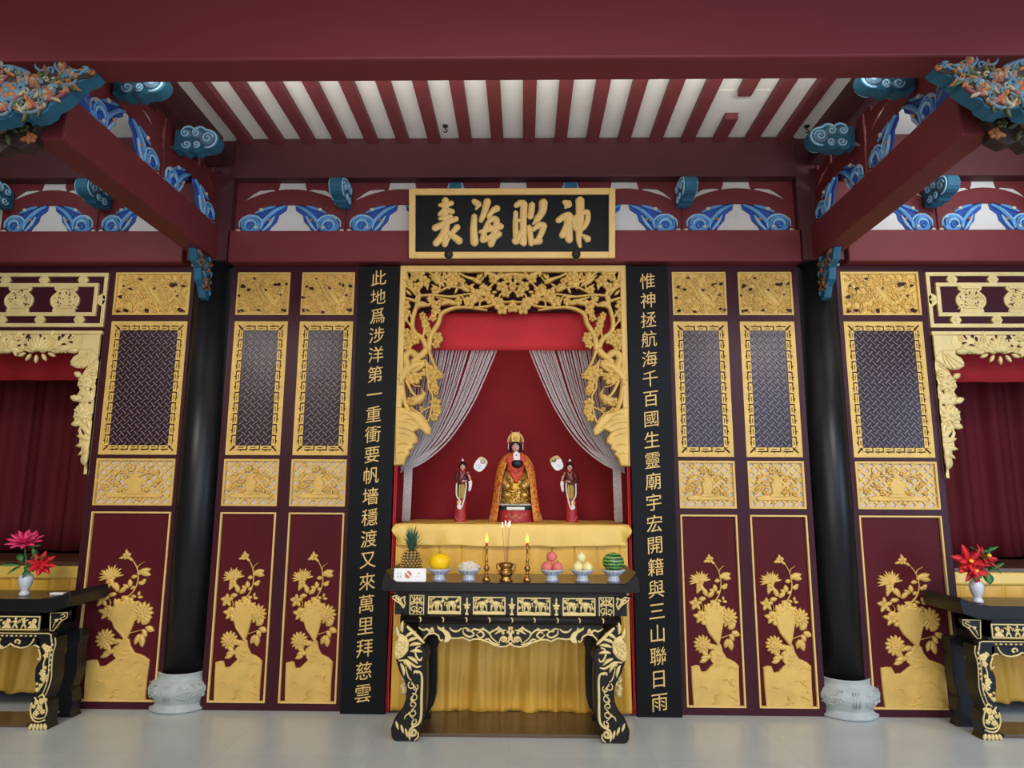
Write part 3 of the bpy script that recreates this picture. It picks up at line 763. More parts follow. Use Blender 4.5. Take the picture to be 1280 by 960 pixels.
def relief_mb(fx):
    """rock with chrysanthemums; fx maps the narrow-door x to this door"""
    mb = MB(); y = -.004
    def c(x, yy): q = at(340+x/4.178, 660+yy/4.178, 0); return (fx(q[0]+1.8064), q[1])
    k = fx(1)-fx(0)
    mb.prism([c(*q) for q in [(70, 906), (72, 800), (76, 702), (100, 695), (118, 697), (127, 730), (150, 727), (172, 705), (190, 688), (178, 670), (182, 640), (195, 620), (212, 612), (217, 592), (228, 578), (240, 590), (246, 625), (262, 658), (285, 668), (302, 678), (320, 697), (312, 800), (308, 906)]], -.020, .004, .006)
    mb.prism([c(*q) for q in [(164, 440), (168, 490), (180, 528), (200, 558), (218, 586), (230, 590), (240, 560), (254, 510), (264, 470), (260, 425), (240, 396), (205, 390), (178, 412)]], -.022, .004, .007)
    def br(pts, a, b, h=.016):
        P = cr([c(*q) for q in pts], 6); mb.stroke(P, taper(len(P), a*.5, b*.5), h, y)
    br([(160, 440), (178, 420), (200, 385), (235, 358), (258, 320), (268, 270), (262, 212), (238, 160)], .016, .008)
    br([(262, 218), (272, 198), (292, 183)], .008, .005); br([(240, 556), (262, 548), (292, 538)], .008, .006); br([(158, 418), (164, 398), (158, 378)], .007, .005); br([(225, 590), (214, 560), (180, 515)], .02, .012, .024)
    br([(180, 605), (205, 600), (215, 590)], .012, .01)
    def L(x, yy, l, w, deg): mb.leaf(*c(x, yy), l*.00165*k**.5, w*.00165, math.radians(deg), .016, y)
    def Fl(x, yy, r, n=5, a=0.0): mb.flower(*c(x, yy), r*.00165*k**.3, n, .020, y, a)
    # top bud, spider chrysanthemum and leaves
    Fl(222, 150, 20, 5, .4); L(222, 152, 28, 8, 100); L(215, 155, 26, 8, 200); L(230, 160, 22, 7, -40)
    for i in range(11):
        a = 10+i*17; L(165, 262, 50-8*(i % 2), 7, a)
    for d in (150, 165, 185, 200): L(160, 260, 50, 6, d)
    Fl(160, 268, 22, 6); Fl(158, 292, 20, 6, .5); L(158, 285, 40, 11, -110); L(165, 285, 36, 10, -60)
    for x, yy, l, w, d in ((262, 245, 58, 17, 20), (275, 240, 45, 14, -10), (264, 258, 26, 11, 190), (268, 292, 28, 12, -5), (282, 292, 22, 10, 40), (238, 315, 32, 13, 100), (232, 320, 28, 10, 150), (240, 325, 22, 9, 30),
                           (190, 340, 40, 14, 110), (195, 345, 40, 13, 40), (185, 350, 36, 12, 190), (205, 365, 40, 13, -20), (215, 380, 44, 14, -50), (195, 375, 36, 12, -90), (240, 385, 36, 12, -70), (225, 395, 36, 13, -110),
                           (268, 368, 22, 8, 0), (262, 368, 22, 8, 160), (270, 362, 20, 8, 80), (285, 510, 44, 18, 40), (300, 525, 40, 16, -20), (290, 535, 36, 13, -60), (285, 560, 52, 17, -80), (278, 560, 44, 14, -110),
                           (175, 640, 50, 14, 20), (185, 650, 50, 14, 190), (165, 665, 40, 12, 200), (200, 630, 40, 13, 60), (170, 650, 44, 13, 140), (205, 650, 40, 12, -30), (170, 605, 44, 14, 10)):
        L(x, yy, l, w, d)
    for i in range(5): L(130, 380, 32, 11, 20+i*72)
    Fl(125, 372, 16, 5); Fl(150, 446, 26, 6); L(150, 450, 32, 11, 230); L(145, 445, 32, 11, 170); L(165, 452, 28, 10, 0)
    mb.mum(*c(288, 450), .078*k**.4, 13, .022, y); mb.mum(*c(145, 588), .072*k**.4, 13, .022, y)
    Fl(232, 400, 30, 6); Fl(205, 415, 26, 5); Fl(250, 430, 24, 6, .3); Fl(182, 432, 20, 5); [L(x_, y_, l_, 14, d_) for x_, y_, l_, d_ in ((175, 440, 40, 150), (190, 430, 44, 110), (215, 420, 46, 80), (240, 425, 44, 40), (255, 450, 40, 10), (180, 470, 30, 200), (230, 440, 40, -60), (200, 445, 36, -120))]
    def ln(pts): 
        P = cr([c(*q) for q in pts], 5); mb.stroke(P, [.0045*(.3+math.sin(PI*(i+.5)/len(P))) for i in range(len(P))], .012, -.018)
    for pts in ([(110, 806), (130, 804), (150, 815)], [(262, 712), (285, 702), (314, 718)], [(230, 770), (255, 770), (272, 790), (288, 805)], [(270, 790), (280, 770), (290, 760)], [(250, 850), (275, 858), (295, 875)], [(180, 870), (190, 850), (215, 845)],
                [(165, 895), (190, 880), (210, 885)], [(200, 700), (215, 690), (240, 692)], [(180, 895), (195, 860)], [(285, 830), (298, 822)], [(212, 640), (230, 645), (245, 640)], [(205, 665), (235, 668)]): ln(pts)
    return mb
def door_parts(t, wd, g0, g1, seed, fx):
    mb = MB()                                                             # leaf with recessed fields
    Z = [0, .055, 1.470, 1.518, 1.888, 1.920, 3.022, 3.075, 3.442, 3.500]
    mb.box(0, wd, .004, .06, 0, 3.498)
    mb.box(0, g0-.002, -.012, .004, 0, 3.498).box(g1+.002, wd, -.012, .004, 0, 3.498)
    for a, b in ((0, .053), (1.472, 1.516), (1.890, 1.918), (3.024, 3.073), (3.444, 3.498)): mb.box(g0-.002, g1+.002, -.012, .004, a, b)
    mb.build('leaf', 'aubergine', t, local=True)
    MB().box(g0+.02, g1-.02, -.001, .003, .075, 1.45).build('lower_panel', 'maroon', t, local=True)
    MB().frame(g0, g1, .055, 1.470, .014, -.022, .003).build('gold_trim', 'goldtrim', t, local=True, bevel=.003)
    relief_mb(fx).build('flower_relief', 'gold', t, local=True)
    w = MB().box(g0+.008, g1-.008, .0025, .0038, 1.525, 1.88).build('waist_field', 'mauve', t, local=True)
    vase_mb(g0, g1, 1.518, 1.888, seed).build('vase_carving', 'gold', t, local=True)
    pane, lath = slot_lattice(g0+.078, g1-.078, 1.998, 2.944, .0205)
    pane.build('window_pane', 'glintpane', t, local=True); lath.build('window_lattice', 'lath', t, local=True)
    fret_border(g0, g1, 1.920, 3.022, 0).build('fret_border', 'gold', t, local=True)
    dragon_mb(g0, g1, 3.075, 3.442, seed).build('dragon_panel', ['gold', 'aubergine'], t, local=True)
fxn = lambda x: x
D0 = thing('carved_door', 'x', 'door', (-2.3475, 0, 0)); door_parts(D0, .541, .0497, .4912, 3, fxn)
D1 = thing('carved_door', 'x', 'door', (-3.385, 0, 0)); door_parts(D1, .745, .0577, .6927, 5, lambda x: .375+(x-.2705)*1.36)
G = 'carved maroon and gold doors of the screen'
tag(D0, 'narrow carved door standing right beside the left black column, on its shrine side', 'door', G)
E1 = dup(D0, (-1.8064, 0, 0), None, 'narrow carved door between its twin and the left black couplet board', G)
E2 = dup(D0, (1.2655, 0, 0), None, 'narrow carved door next to the right black couplet board', G)
dup(D0, (1.8064, 0, 0), None, 'narrow carved door standing right beside the right black column, on its shrine side', G)
for e, sd in ((E1, 14), (E2, 23)):
    o = dragon_mb(.0497, .4912, 3.075, 3.442, sd).build('dragon_panel', ['gold', 'aubergine'], None)
    old = [k for k in e.children if k.name.startswith('dragon_panel')][0]; old.data = o.data; bpy.data.objects.remove(o)
tag(D1, 'wide carved door between the left black column and the left side bay', 'door', G)
dup(D1, (2.64, 0, 0), None, 'wide carved door between the right black column and the right side bay', G)

# ------------------------------------------------------------------ couplet boards
def couplet(X, text, y_first, y_last, px, label):
    t = thing('couplet_board', label, 'couplet board', (X, -.04, 0))
    MB().box(X-.167, X+.167, -.075, -.02, 0, 3.475).build('board', 'board', t, bevel=.004)
    z0 = at(px[0], y_first, -.08)[1]; z1 = at(px[1], y_last, -.08)[1]
    for i, ch in enumerate(text):
        v, f = tri_mesh_text(ch, .0); z = z0+(z1-z0)*i/(len(text)-1); s = .140
        mb = MB(); mb.add([(X+p[0]*s*.94, -.0765-p[2]*.10, z+s*(p[1]+.13*p[0]-.05*p[0]*p[0])) for p in v], f)
        mb.build('character', 'goldtrim', t)
couplet(-1.102, '此地爲涉洋第一重衝要帆墻穩渡又來萬里拜慈雲', 347, 867, (473, 455), 'tall black couplet board left of the shrine, gold characters starting 此地爲')
couplet(1.102, '惟神拯航海千百國生靈廟宇宏開籍與三山聯日雨', 351, 878, (806, 823), 'tall black couplet board right of the shrine, gold characters starting 惟神拯')

# ------------------------------------------------------------------ black plaque
PL = thing('name_plaque', 'black plaque with gold frame and four bold gold characters above the shrine', 'plaque', (-.006, -.14, 3.512))
PL.rotation_euler = (.17, 0, 0)
mb = MB(); mb.frame(-.835, .835, 0, .565, .052, -.045, .0); mb.build('frame', 'goldtrim', PL, local=True, bevel=.005)
MB().box(-.80, .80, -.02, .0, .03, .535).build('board', 'board', PL, local=True)
def plq(ox):
    def c(x, y):
        px, py = ox+x/9.48, 235+y/9.48; wdt = 254-4*(py-241)/85
        return ((px-640)/wdt*1.67, (326-py)/85*.565)
    return c
def glyph(ox, strokes):
    c = plq(ox); mb = MB()
    for k, (pts, w0, w1) in enumerate(strokes):
        P = cr([c(*q) for q in pts], 6); n = len(P); q = 1.67/254/9.48
        ws = [(w0+(w1-w0)*i/(n-1))*q*1.28 for i in range(n)]
        # round brush ends
        a, b = P[0]-(P[1]-P[0]).normalized()*ws[0]*.75, P[-1]+(P[-1]-P[-2]).normalized()*ws[-1]*.75
        P = [a, a.lerp(P[0], .5)]+P+[b.lerp(P[-1], .5), b]; ws = [ws[0]*.3, ws[0]*.8]+ws+[ws[-1]*.8, ws[-1]*.3]
        mb.stroke(P, ws, .008+.0006*k, -.019)
    return mb
GL = [(510, [([(455, 185), (455, 300), (448, 400)], 38, 34), ([(390, 242), (460, 238), (530, 218)], 22, 28), ([(385, 350), (430, 310), (480, 300), (540, 318)], 22, 28), ([(390, 400), (470, 380), (520, 370)], 20, 24),
             ([(335, 510), (420, 470), (500, 430), (585, 400)], 36, 30), ([(470, 470), (425, 590), (350, 690)], 34, 36), ([(470, 470), (462, 600), (455, 700)], 36, 34), ([(455, 700), (485, 660), (512, 620)], 24, 12),
             ([(600, 495), (560, 540), (520, 590)], 34, 24), ([(490, 560), (560, 610), (625, 660)], 26, 40)]),
      (510, [([(790, 200), (845, 235)], 30, 34), ([(850, 235), (812, 290)], 26, 12), ([(795, 370), (788, 520), (800, 680)], 30, 44), ([(945, 200), (915, 310), (872, 425)], 40, 26), ([(955, 380), (1010, 310), (1060, 280)], 22, 38),
             ([(960, 440), (1000, 405), (1050, 410), (1055, 460)], 26, 36), ([(1055, 450), (1030, 590), (990, 700)], 34, 36), ([(950, 450), (920, 540), (890, 650)], 26, 30), ([(890, 655), (945, 640), (1000, 590)], 28, 22),
             ([(865, 555), (980, 520), (1105, 490)], 22, 36), ([(970, 470), (1000, 540)], 20, 24), ([(1090, 575), (1040, 610)], 32, 34), ([(930, 610), (1000, 640)], 20, 26)]),
      (635, [([(92, 330), (88, 480), (98, 640)], 26, 34), ([(90, 650), (95, 665)], 42, 40), ([(95, 250), (140, 220), (185, 225)], 28, 36), ([(188, 230), (178, 450), (185, 690)], 38, 34), ([(95, 430), (170, 410)], 18, 20), ([(110, 640), (150, 560), (170, 520)], 26, 20), ([(180, 620), (160, 680)], 34, 28),
             ([(280, 240), (275, 300), (262, 380)], 34, 34), ([(415, 215), (400, 320), (335, 420)], 46, 34), ([(335, 420), (290, 465)], 28, 10), ([(245, 500), (262, 600), (272, 695)], 30, 30), ([(295, 530), (360, 480), (415, 478)], 24, 36), ([(418, 480), (390, 570), (345, 650)], 36, 28), ([(300, 670), (375, 660)], 32, 34)]),
      (635, [([(655, 210), (705, 235)], 24, 44), ([(700, 245), (665, 280)], 36, 10), ([(585, 425), (650, 380), (715, 360)], 32, 36), ([(715, 365), (690, 470), (628, 600)], 38, 34), ([(700, 430), (705, 560), (710, 650)], 44, 40), ([(720, 430), (760, 400), (800, 370)], 26, 20),
             ([(840, 190), (838, 400), (826, 560)], 46, 38), ([(826, 560), (820, 650), (835, 725)], 36, 20), ([(775, 400), (775, 470), (800, 520)], 34, 34), ([(870, 335), (925, 330), (925, 420), (880, 500), (835, 520)], 28, 30), ([(870, 595), (925, 640)], 16, 38)])]
for ox, st in GL: glyph(ox, st).build('character', 'goldtrim', PL, local=True)
for x in (-.51, .52):
    mb = MB(); mb.lathe([(.001, .02), (.03, .016), (.036, .0), (.03, -.016), (.001, -.02)], (0, 0, 0), 16)
    mb.xform(lambda a, b, c_: (x+a, -.052+c_, .03+b)); mb.box(x-.012, x+.012, -.05, .0, -.02, .03)
    mb.build('hanging_peg', 'iron', PL, local=True)

# ------------------------------------------------------------------ gold carved screen of the shrine
SC = thing('carved_screen', 'gold openwork carved screen of birds and plum branches framing the shrine opening', 'screen', (0, -.03, 1.84))
mb = MB(); mb.box(-.9335, -.885, -.055, .0, 1.84, 3.49).box(.885, .9335, -.055, .0, 1.84, 3.49).box(-.893, .893, -.055, .0, 3.435, 3.49)
mb.build('frame', 'goldtrim', SC, bevel=.008)
MB().box(-.905, .905, .085, .10, 3.13, 3.49).build('back_board', 'aubergine', SC)
YS = -.028
def cA(x, y): return at(480+x/6.855, 330+y/6.855, YS)
def cB(x, y): return at(480+x/5.65, 450+y/5.65, YS)
QA, QB = .0065/6.855, .0065/5.65
mb = MB()
def brA(c, pts, a, b, q, h=.026, yy=YS):
    P = cr([c(*p_) for p_ in pts], 6); mb.stroke(P, taper(len(P), a*q, b*q), h, yy, .012)
for pts, a, b in (([(375, 760), (335, 650), (258, 580), (245, 480), (290, 330), (300, 250), (230, 200), (185, 90)], 30, 14), ([(380, 740), (400, 620), (462, 515), (492, 430), (560, 390), (640, 372), (740, 376), (885, 396)], 32, 9),
                  ([(285, 275), (420, 268), (560, 282), (650, 270), (745, 258)], 14, 9), ([(430, 250), (470, 240), (560, 200), (650, 208), (720, 240)], 12, 9), ([(640, 372), (630, 290), (555, 285)], 18, 10), ([(700, 365), (760, 275), (870, 230), (955, 140), (935, 80)], 14, 9),
                  ([(760, 378), (900, 362), (980, 330), (1060, 328), (1105, 318)], 13, 10), ([(975, 330), (1000, 262), (1085, 240), (1110, 200)], 12, 9), ([(395, 275), (432, 360), (445, 420), (378, 482)], 10, 8), ([(240, 545), (190, 480), (165, 440)], 12, 8),
                  ([(250, 480), (200, 400), (165, 370)], 12, 9), ([(300, 330), (210, 300), (165, 290)], 16, 12), ([(280, 270), (220, 210), (165, 190)], 15, 9), ([(270, 350), (340, 360), (375, 345)], 18, 10), ([(330, 640), (350, 560), (345, 440)], 14, 10), ([(378, 482), (470, 420), (475, 500)], 9, 9),
                  ([(190, 60), (210, 140), (240, 200)], 12, 12), ([(640, 80), (720, 120), (820, 150), (860, 110)], 14, 8), ([(560, 60), (590, 110), (575, 200)], 14, 10), ([(870, 70), (950, 110), (1050, 95), (1105, 90)], 16, 20), ([(700, 350), (680, 290), (650, 270)], 12, 9),
                  ([(820, 375), (830, 320), (900, 300)], 11, 9), ([(380, 60), (430, 110), (480, 190), (470, 240)], 12, 9), ([(520, 70), (500, 150), (520, 200)], 11, 9), ([(860, 100), (900, 80), (960, 110)], 14, 14)):
    brA(cA, pts, a*.95, b*.95, QA)
for pts, a, b in (([(372, 730), (300, 795), (230, 755), (185, 800), (200, 885), (140, 965)], 34, 36), ([(350, 850), (255, 872), (190, 930), (130, 1000)], 38, 40), ([(385, 740), (425, 850), (490, 960)], 18, 12), ([(240, 850), (300, 800), (360, 760)], 30, 26), ([(150, 1040), (145, 880), (160, 760)], 30, 12), ([(350, 850), (300, 900), (240, 930)], 22, 18)):
    brA(cA, pts, a*1.0, b*1.0, QA, .034)
rs = random.Random(21)
for x, y, r in ((300, 90, 42), (345, 150, 42), (290, 195, 34), (590, 80, 38), (590, 145, 46), (440, 225, 32), (430, 345, 30), (445, 395, 34), (780, 262, 42), (870, 230, 44), (740, 320, 44), (905, 298, 40), (1010, 195, 42), (1045, 250, 34), (1012, 385, 42), (1095, 195, 26), (1090, 375, 34), (940, 128, 38), (975, 335, 44),
                (330, 440, 24), (345, 475, 28), (355, 515, 30), (365, 555, 30), (380, 590, 28), (180, 355, 40), (185, 420, 36), (175, 470, 30), (180, 590, 36), (190, 640, 40), (245, 640, 38), (205, 700, 36), (270, 655, 32), (460, 625, 36), (470, 650, 30), (445, 690, 30), (420, 465, 26), (430, 435, 22), (635, 130, 26), (640, 320, 28), (1060, 130, 34), (1000, 100, 26), (200, 160, 36), (255, 120, 26), (500, 130, 20), (700, 200, 26), (820, 300, 26), (240, 590, 22), (670, 150, 24), (170, 140, 30)):
    P = cA(x, y); mb.flower(P[0], P[1], r*QA*1.38, 5, .030, YS, rs.random()*2)
for body, tail, wing, head in (((450, 150), (385, 100), (490, 75), (515, 190)), ((795, 145), (700, 105), (850, 85), (835, 170)), ((575, 330), (445, 285), (465, 355), (628, 345)), ((690, 215), (640, 180), (665, 150), (735, 235)), ((330, 340), (255, 400), (270, 330), (370, 350)), ((440, 110), (380, 70), (470, 60), (490, 150))):
    b_, tl, wg, hd = (Vector(cA(*q)) for q in (body, tail, wing, head))
    P = [tl, tl.lerp(b_, .5), b_, b_.lerp(hd, .6), hd]; mb.stroke(P, [.006, .014, .027, .020, .009], .034, YS, .012)
    for f_ in (0, .5, 1): mb.stroke([b_.lerp(hd, .3*f_), wg.lerp(tl, .25*f_)*.6+b_*.4, wg.lerp(tl, .3*f_)], [.013, .015, .004], .034, YS, .012)
for i in range(44):
    x, y = rs.uniform(170, 1090), rs.uniform(70, 330)
    P = cA(x, y); mb.leaf(P[0], P[1], rs.uniform(.04, .08), .014, rs.uniform(0, 6.3), .022, YS, rs.uniform(-.6, .6))
# lower side carving with the bird and the rock
for pts, a, b in (([(300, 20), (312, 130), (318, 200), (345, 262), (330, 380), (308, 442)], 9, 6), ([(118, 100), (135, 250), (178, 372)], 24, 16), ([(205, 352), (255, 380), (308, 440)], 7, 6), ([(335, 330), (290, 350), (245, 385)], 6, 6), ([(160, 150), (200, 230), (235, 262)], 12, 8), ([(150, 150), (215, 125), (260, 95), (310, 90)], 9, 7), ([(140, 60), (200, 40), (260, 0)], 22, 16), ([(290, 0), (330, 60), (370, 110)], 9, 8), ([(190, 150), (215, 180), (260, 190)], 6, 5)):
    brA(cB, pts, a*1.15, b*1.15, QB)
for x, y, r in ((300, 88, 30), (340, 72, 30), (375, 105, 30), (398, 112, 22), (330, 115, 26), (345, 152, 27), (358, 200, 28), (368, 230, 18), (215, 128, 40), (180, 120, 26), (245, 118, 24), (365, 305, 32), (375, 345, 26), (372, 372, 26), (355, 402, 26), (350, 300, 22), (195, 350, 18), (265, 345, 14), (190, 290, 26), (320, 60, 22)):
    P = cB(x, y); mb.flower(P[0], P[1], r*QB*1.35, 5, .032, YS, rs.random()*2)
b_, hd, tl = Vector(cB(245, 285)), Vector(cB(285, 240)), Vector(cB(180, 275))
mb.stroke([tl, tl.lerp(b_, .4), b_, b_.lerp(hd, .6), hd, Vector(cB(262, 200))], [.008, .03, .044, .034, .018, .004], .042, YS, .012)
mb.stroke([b_, Vector(cB(215, 310)), Vector(cB(180, 320))], [.02, .02, .006], .044, YS, .012)
mb.prism([cB(*q) for q in [(84, 325), (150, 343), (190, 363), (250, 374), (300, 428), (337, 490), (327, 530), (303, 528), (255, 488), (213, 508), (236, 548), (242, 580), (208, 600), (212, 624), (178, 640), (186, 664), (160, 690), (142, 742), (80, 745)]], YS-.034, YS+.012, .010)
for pts in ([(120, 385), (160, 380), (200, 400), (230, 430)], [(110, 440), (160, 440), (220, 470)], [(110, 520), (150, 520), (190, 545)], [(105, 600), (140, 590), (175, 600)], [(100, 660), (130, 650), (155, 660)], [(150, 420), (210, 425), (280, 480)], [(110, 480), (170, 490), (210, 515)]):
    P = cr([cB(*q) for q in pts], 5); mb.stroke(P, [.005*(.3+math.sin(PI*(i+.5)/len(P))) for i in range(len(P))], .010, YS-.033)
mb.xform(lambda x, y, z: (max(-.93, x), y, min(3.485, z)))
mb.mirror_x()
mb.build('openwork_carving', 'gold', SC)

# ------------------------------------------------------------------ side bays: lattice transom and carved valance
def bay(sg, nm):
    fl = (lambda x, y, z: (x, y, z)) if sg < 0 else (lambda x, y, z: (-x, y, z))
    t = thing('lattice_transom', 'transom of gold bars with pierced gold vases over the %s side bay' % nm, 'transom', (sg*3.9, 0, 2.95))
    MB().box(-7, -3.387, .004, .06, 2.94, 3.498).xform(fl).build('back_board', 'aubergine', t)
    mb = MB(); w = .030
    mb.box(-5.2, -3.394, -.02, .004, 3.408, 3.44).box(-5.2, -3.394, -.02, .004, 2.972, 3.004).box(-3.394-w, -3.394, -.02, .004, 3.004, 3.408)
    mb.box(-5.2, -3.468, -.02, .004, 3.318, 3.35).box(-5.2, -3.468, -.02, .004, 3.066, 3.098).box(-3.50, -3.468, -.02, .004, 3.098, 3.318)
    mb.xform(fl).build('gold_bars', 'goldpale', t, bevel=.003)
    def boss(P, x, z, r):
        mb = MB(); mb.prism(P, -.020, .004, .004)
        mb.prism([(x-r, z), (x, z+r*.9), (x+r, z), (x, z-r*.9)], -.026, -.018, .004); mb.prism([(x-r*.5, z), (x, z+r*.45), (x+r*.5, z), (x, z-r*.45)], -.030, -.022, .003)
        mb.xform(fl).build('boss', 'goldpale', t)
    def oct_(x, z, r): boss([(x-r*1.35, z), (x-r*.75, z+r), (x+r*.75, z+r), (x+r*1.35, z), (x+r*.75, z-r), (x-r*.75, z-r)], x, z, r*.85)
    ox = [at(q, 347, 0)[0] for q in (105.6, 56.9, 8.8)]; ox += [ox[-1]-.333]
    ob = [at(q, 402, 0)[0] for q in (99.9, 50.8, 2.7)]; ob += [ob[-1]-.333]
    for x in ox: oct_(x, 3.379, .034)
    for x in ob: oct_(x, 3.035, .034)
    boss([(-3.431+a, 3.205+b) for a, b in ((-.034, .03), (0, .055), (.034, .03), (.034, -.03), (0, -.055), (-.034, -.03))], -3.431, 3.205, .028)
    for x in (-3.745, -4.135, -4.53, -4.92):
        mb = MB(); pr = [(.086, 3.098), (.086, 3.118), (.078, 3.135), (.104, 3.165), (.114, 3.20), (.106, 3.232), (.072, 3.266), (.062, 3.28), (.084, 3.295), (.09, 3.318)]
        # outline ring with pierced leaf work inside
        mb.mat(0).prism([(x-a, z) for a, z in pr]+[(x+a, z) for a, z in reversed(pr)], -.006, .004)
        L_ = [(x-a, z) for a, z in pr]; R_ = [(x+a, z) for a, z in pr]
        mb.stroke(cr(L_, 3), .011, .012, -.006, .01); mb.stroke(cr(R_, 3), .011, .012, -.006, .01)
        mb.box(x-.086, x+.086, -.02, .004, 3.098, 3.118); mb.box(x-.08, x+.08, -.02, .004, 3.300, 3.318); mb.box(x-.066, x+.066, -.016, .0, 3.135, 3.147)
        r2 = random.Random(int(-x*10))
        for i in range(34):
            z = r2.uniform(3.13, 3.29); hw = .085 if z < 3.24 else .05
            xx = x+r2.uniform(-hw, hw)
            if i % 3: mb.leaf(xx, z, .032, .0065, r2.uniform(0, 6.3), .010, -.004, r2.uniform(-1, 1))
            else: mb.flower(xx, z, .014, 5, .010, -.004)
        mb.flower(x, 3.185, .034, 7, .014, -.004); mb.mat(1)
        for i in range(44):
            z = r2.uniform(3.14, 3.30); hw = .09 if z < 3.24 else .05; xx = x+r2.uniform(-hw, hw)
            if abs(xx-x) < .03 and abs(z-3.185) < .03: continue
            mb.leaf(xx, z, .020, .0055, r2.uniform(0, 6.3), .0025, -.0055)
        mb.xform(fl).build('pierced_vase', ['goldpale', 'aubergine'], t)
    # carved valance
    t = thing('carved_valance', 'gold lotus and peony valance hanging round the corner of the %s side bay' % nm, 'valance', (sg*3.4, 0, 1.75))
    y0 = -.02
    def c(x, y): return at(x/4.8, 400+y/4.8, y0)
    q = .0066/4.8
    fl0 = fl; fl = lambda x, y, z: fl0(min(x, -3.388), y, min(z, 2.937))
    mb = MB(); mb.box(-5.2, -3.387, -.035, .015, 2.908, 2.938).box(-3.415, -3.387, -.035, .015, 1.76, 2.908)
    mb.xform(fl).build('frame', 'goldpale', t, bevel=.004)
    mb = MB(); r2 = random.Random(31)
    z_t, z_b = 2.905, c(100, 205)[1]
    lows = [(-3.50-.03*i, z_b+.022+.012*math.sin(i*1.9)+.006*math.sin(i*4.1)) for i in range(57)]
    mb.prism([(-3.40, z_t)]+[(-3.40, z_b+.03)]+lows+[(-5.19, z_t)], y0-.008, y0+.006, .003)
    mb.prism([c(*k) for k in [(622, 235), (520, 290), (482, 348), (466, 385), (482, 420), (466, 452), (472, 486), (498, 492), (460, 520), (446, 562), (448, 612), (482, 640), (470, 662), (482, 700), (476, 738), (496, 755), (490, 792), (492, 850), (524, 890), (535, 936), (550, 930), (575, 640)]], y0-.008, y0+.006, .003)
    mb.mat(1)
    for i in range(90):
        k = i/90; xx = -3.62-1.5*k+r2.uniform(-.02, .02)
        if abs(((xx+3.83)/.56+.5) % 1-.5) < .15: continue
        mb.leaf(xx, r2.uniform(z_b+.05, z_t-.01), r2.uniform(.04, .06), .016, r2.uniform(0, 6.3), .002, y0-.0085)
    for x_, y_, a_ in ((590, 300, 60), (570, 310, 60), (600, 290, 60), (560, 430, 80), (530, 440, 60), (585, 350, 90), (550, 500, 45), (575, 600, 90), (545, 610, 85), (565, 650, 95), (520, 650, 70), (540, 690, 60), (510, 690, 120), (530, 740, 60), (500, 470, 60), (590, 420, 90), (500, 410, 30), (520, 500, 10), (555, 700, 100)):
        P = c(x_, y_); mb.leaf(P[0], P[1], 46*q, 9*q, math.radians(a_), .002, y0-.0085)
    mb.mat(0)
    # lotus band
    for i in range(5):
        lx = c(230, 150)[0]-.56*i+(0.56 if False else 0); lz = c(230, 150)[1]
        for k in range(9): mb.leaf(lx, lz-.05, .14-.006*abs(k-4), .024, math.radians(18+18*k), .030, y0, 0)
        for k in range(5): mb.leaf(lx, lz-.055, .09, .022, math.radians(30+30*k), .040, y0, 0)
        for k in range(7): mb.leaf(lx-.14+.047*k, lz-.085+.008*abs(k-3), .07, .018, math.radians(170+200*(k/6)), .024, y0, 0)
        for s in (-1, 1):
            for k in range(13):
                xx = lx+s*r2.uniform(.10, .30); zz = r2.uniform(z_b+.02, z_t-.01)
                if k % 4 == 0: mb.flower(xx, zz, .034, 5, .028, y0, r2.random())
                else: mb.leaf(xx, zz, r2.uniform(.05, .09), .016, r2.uniform(0, 6.3), .026, y0, r2.uniform(-.6, .6))
            mb.dome(lx+s*.22, z_b+.045, .09, .035, .03, y0, s*.2); mb.dome(lx+s*.30, z_b+.03, .06, .03, .035, y0, 0)
            mb.stroke(cr([(lx+s*.05, z_b+.02), (lx+s*.18, z_b+.055), (lx+s*.30, z_b+.05)], 5), .01, .026, y0)
    # big corner lotus leaf
    mb.prism([c(*k) for k in [(500, 90), (626, 88), (622, 235), (590, 245), (560, 262), (530, 280), (500, 292), (462, 290), (432, 272), (433, 248), (450, 222), (480, 205), (488, 170), (505, 140)]], y0-.03, y0+.01, .010)
    for e in ((445, 265), (470, 285), (500, 288), (545, 260), (600, 220), (500, 180)):
        P = cr([c(560, 180), c((560+e[0])/2+6, (180+e[1])/2), c(*e)], 4); mb.stroke(P, taper(len(P), .006, .003), .010, y0-.03)
    for k in range(6): mb.stroke(cr([c(520+20*k, 300-12*k), c(535+18*k, 290-12*k), c(545+18*k, 265-8*k)], 4), .007, .02, y0)
    def fl_(x, y, r): P = c(x, y); mb.mum(P[0], P[1], r*q, 9, .034, y0); mb.flower(P[0], P[1], r*q*.7, 6, .040, y0)
    fl_(530, 375, 66); fl_(510, 560, 72); fl_(570, 320, 34)
    for x, y, l, d, w in ((585, 480, 120, 150, 22), (590, 470, 120, 190, 20), (580, 430, 110, 215, 18), (575, 460, 110, 170, 20), (580, 500, 110, 130, 18), (560, 520, 70, 60, 18), (560, 700, 100, 140, 18), (560, 720, 100, 165, 20), (555, 740, 95, 190, 20), (552, 760, 90, 215, 16), (565, 680, 100, 120, 16), (490, 610, 60, 200, 22), (560, 600, 60, 20, 20), (480, 480, 60, 160, 22), (600, 400, 60, 60, 20), (490, 340, 50, 150, 20), (570, 560, 60, -60, 20)):
        P = c(x, y); mb.leaf(P[0], P[1], l*q, w*q, math.radians(d), .026, y0)
    for pts in ([(585, 330), (590, 450), (575, 560)], [(580, 560), (570, 680), (555, 780)], [(540, 600), (535, 660), (545, 720)], [(560, 600), (555, 670), (550, 760)], [(520, 620), (525, 680), (540, 740)]):
        P = cr([c(*k) for k in pts], 5); mb.stroke(P, .009, .018, y0)
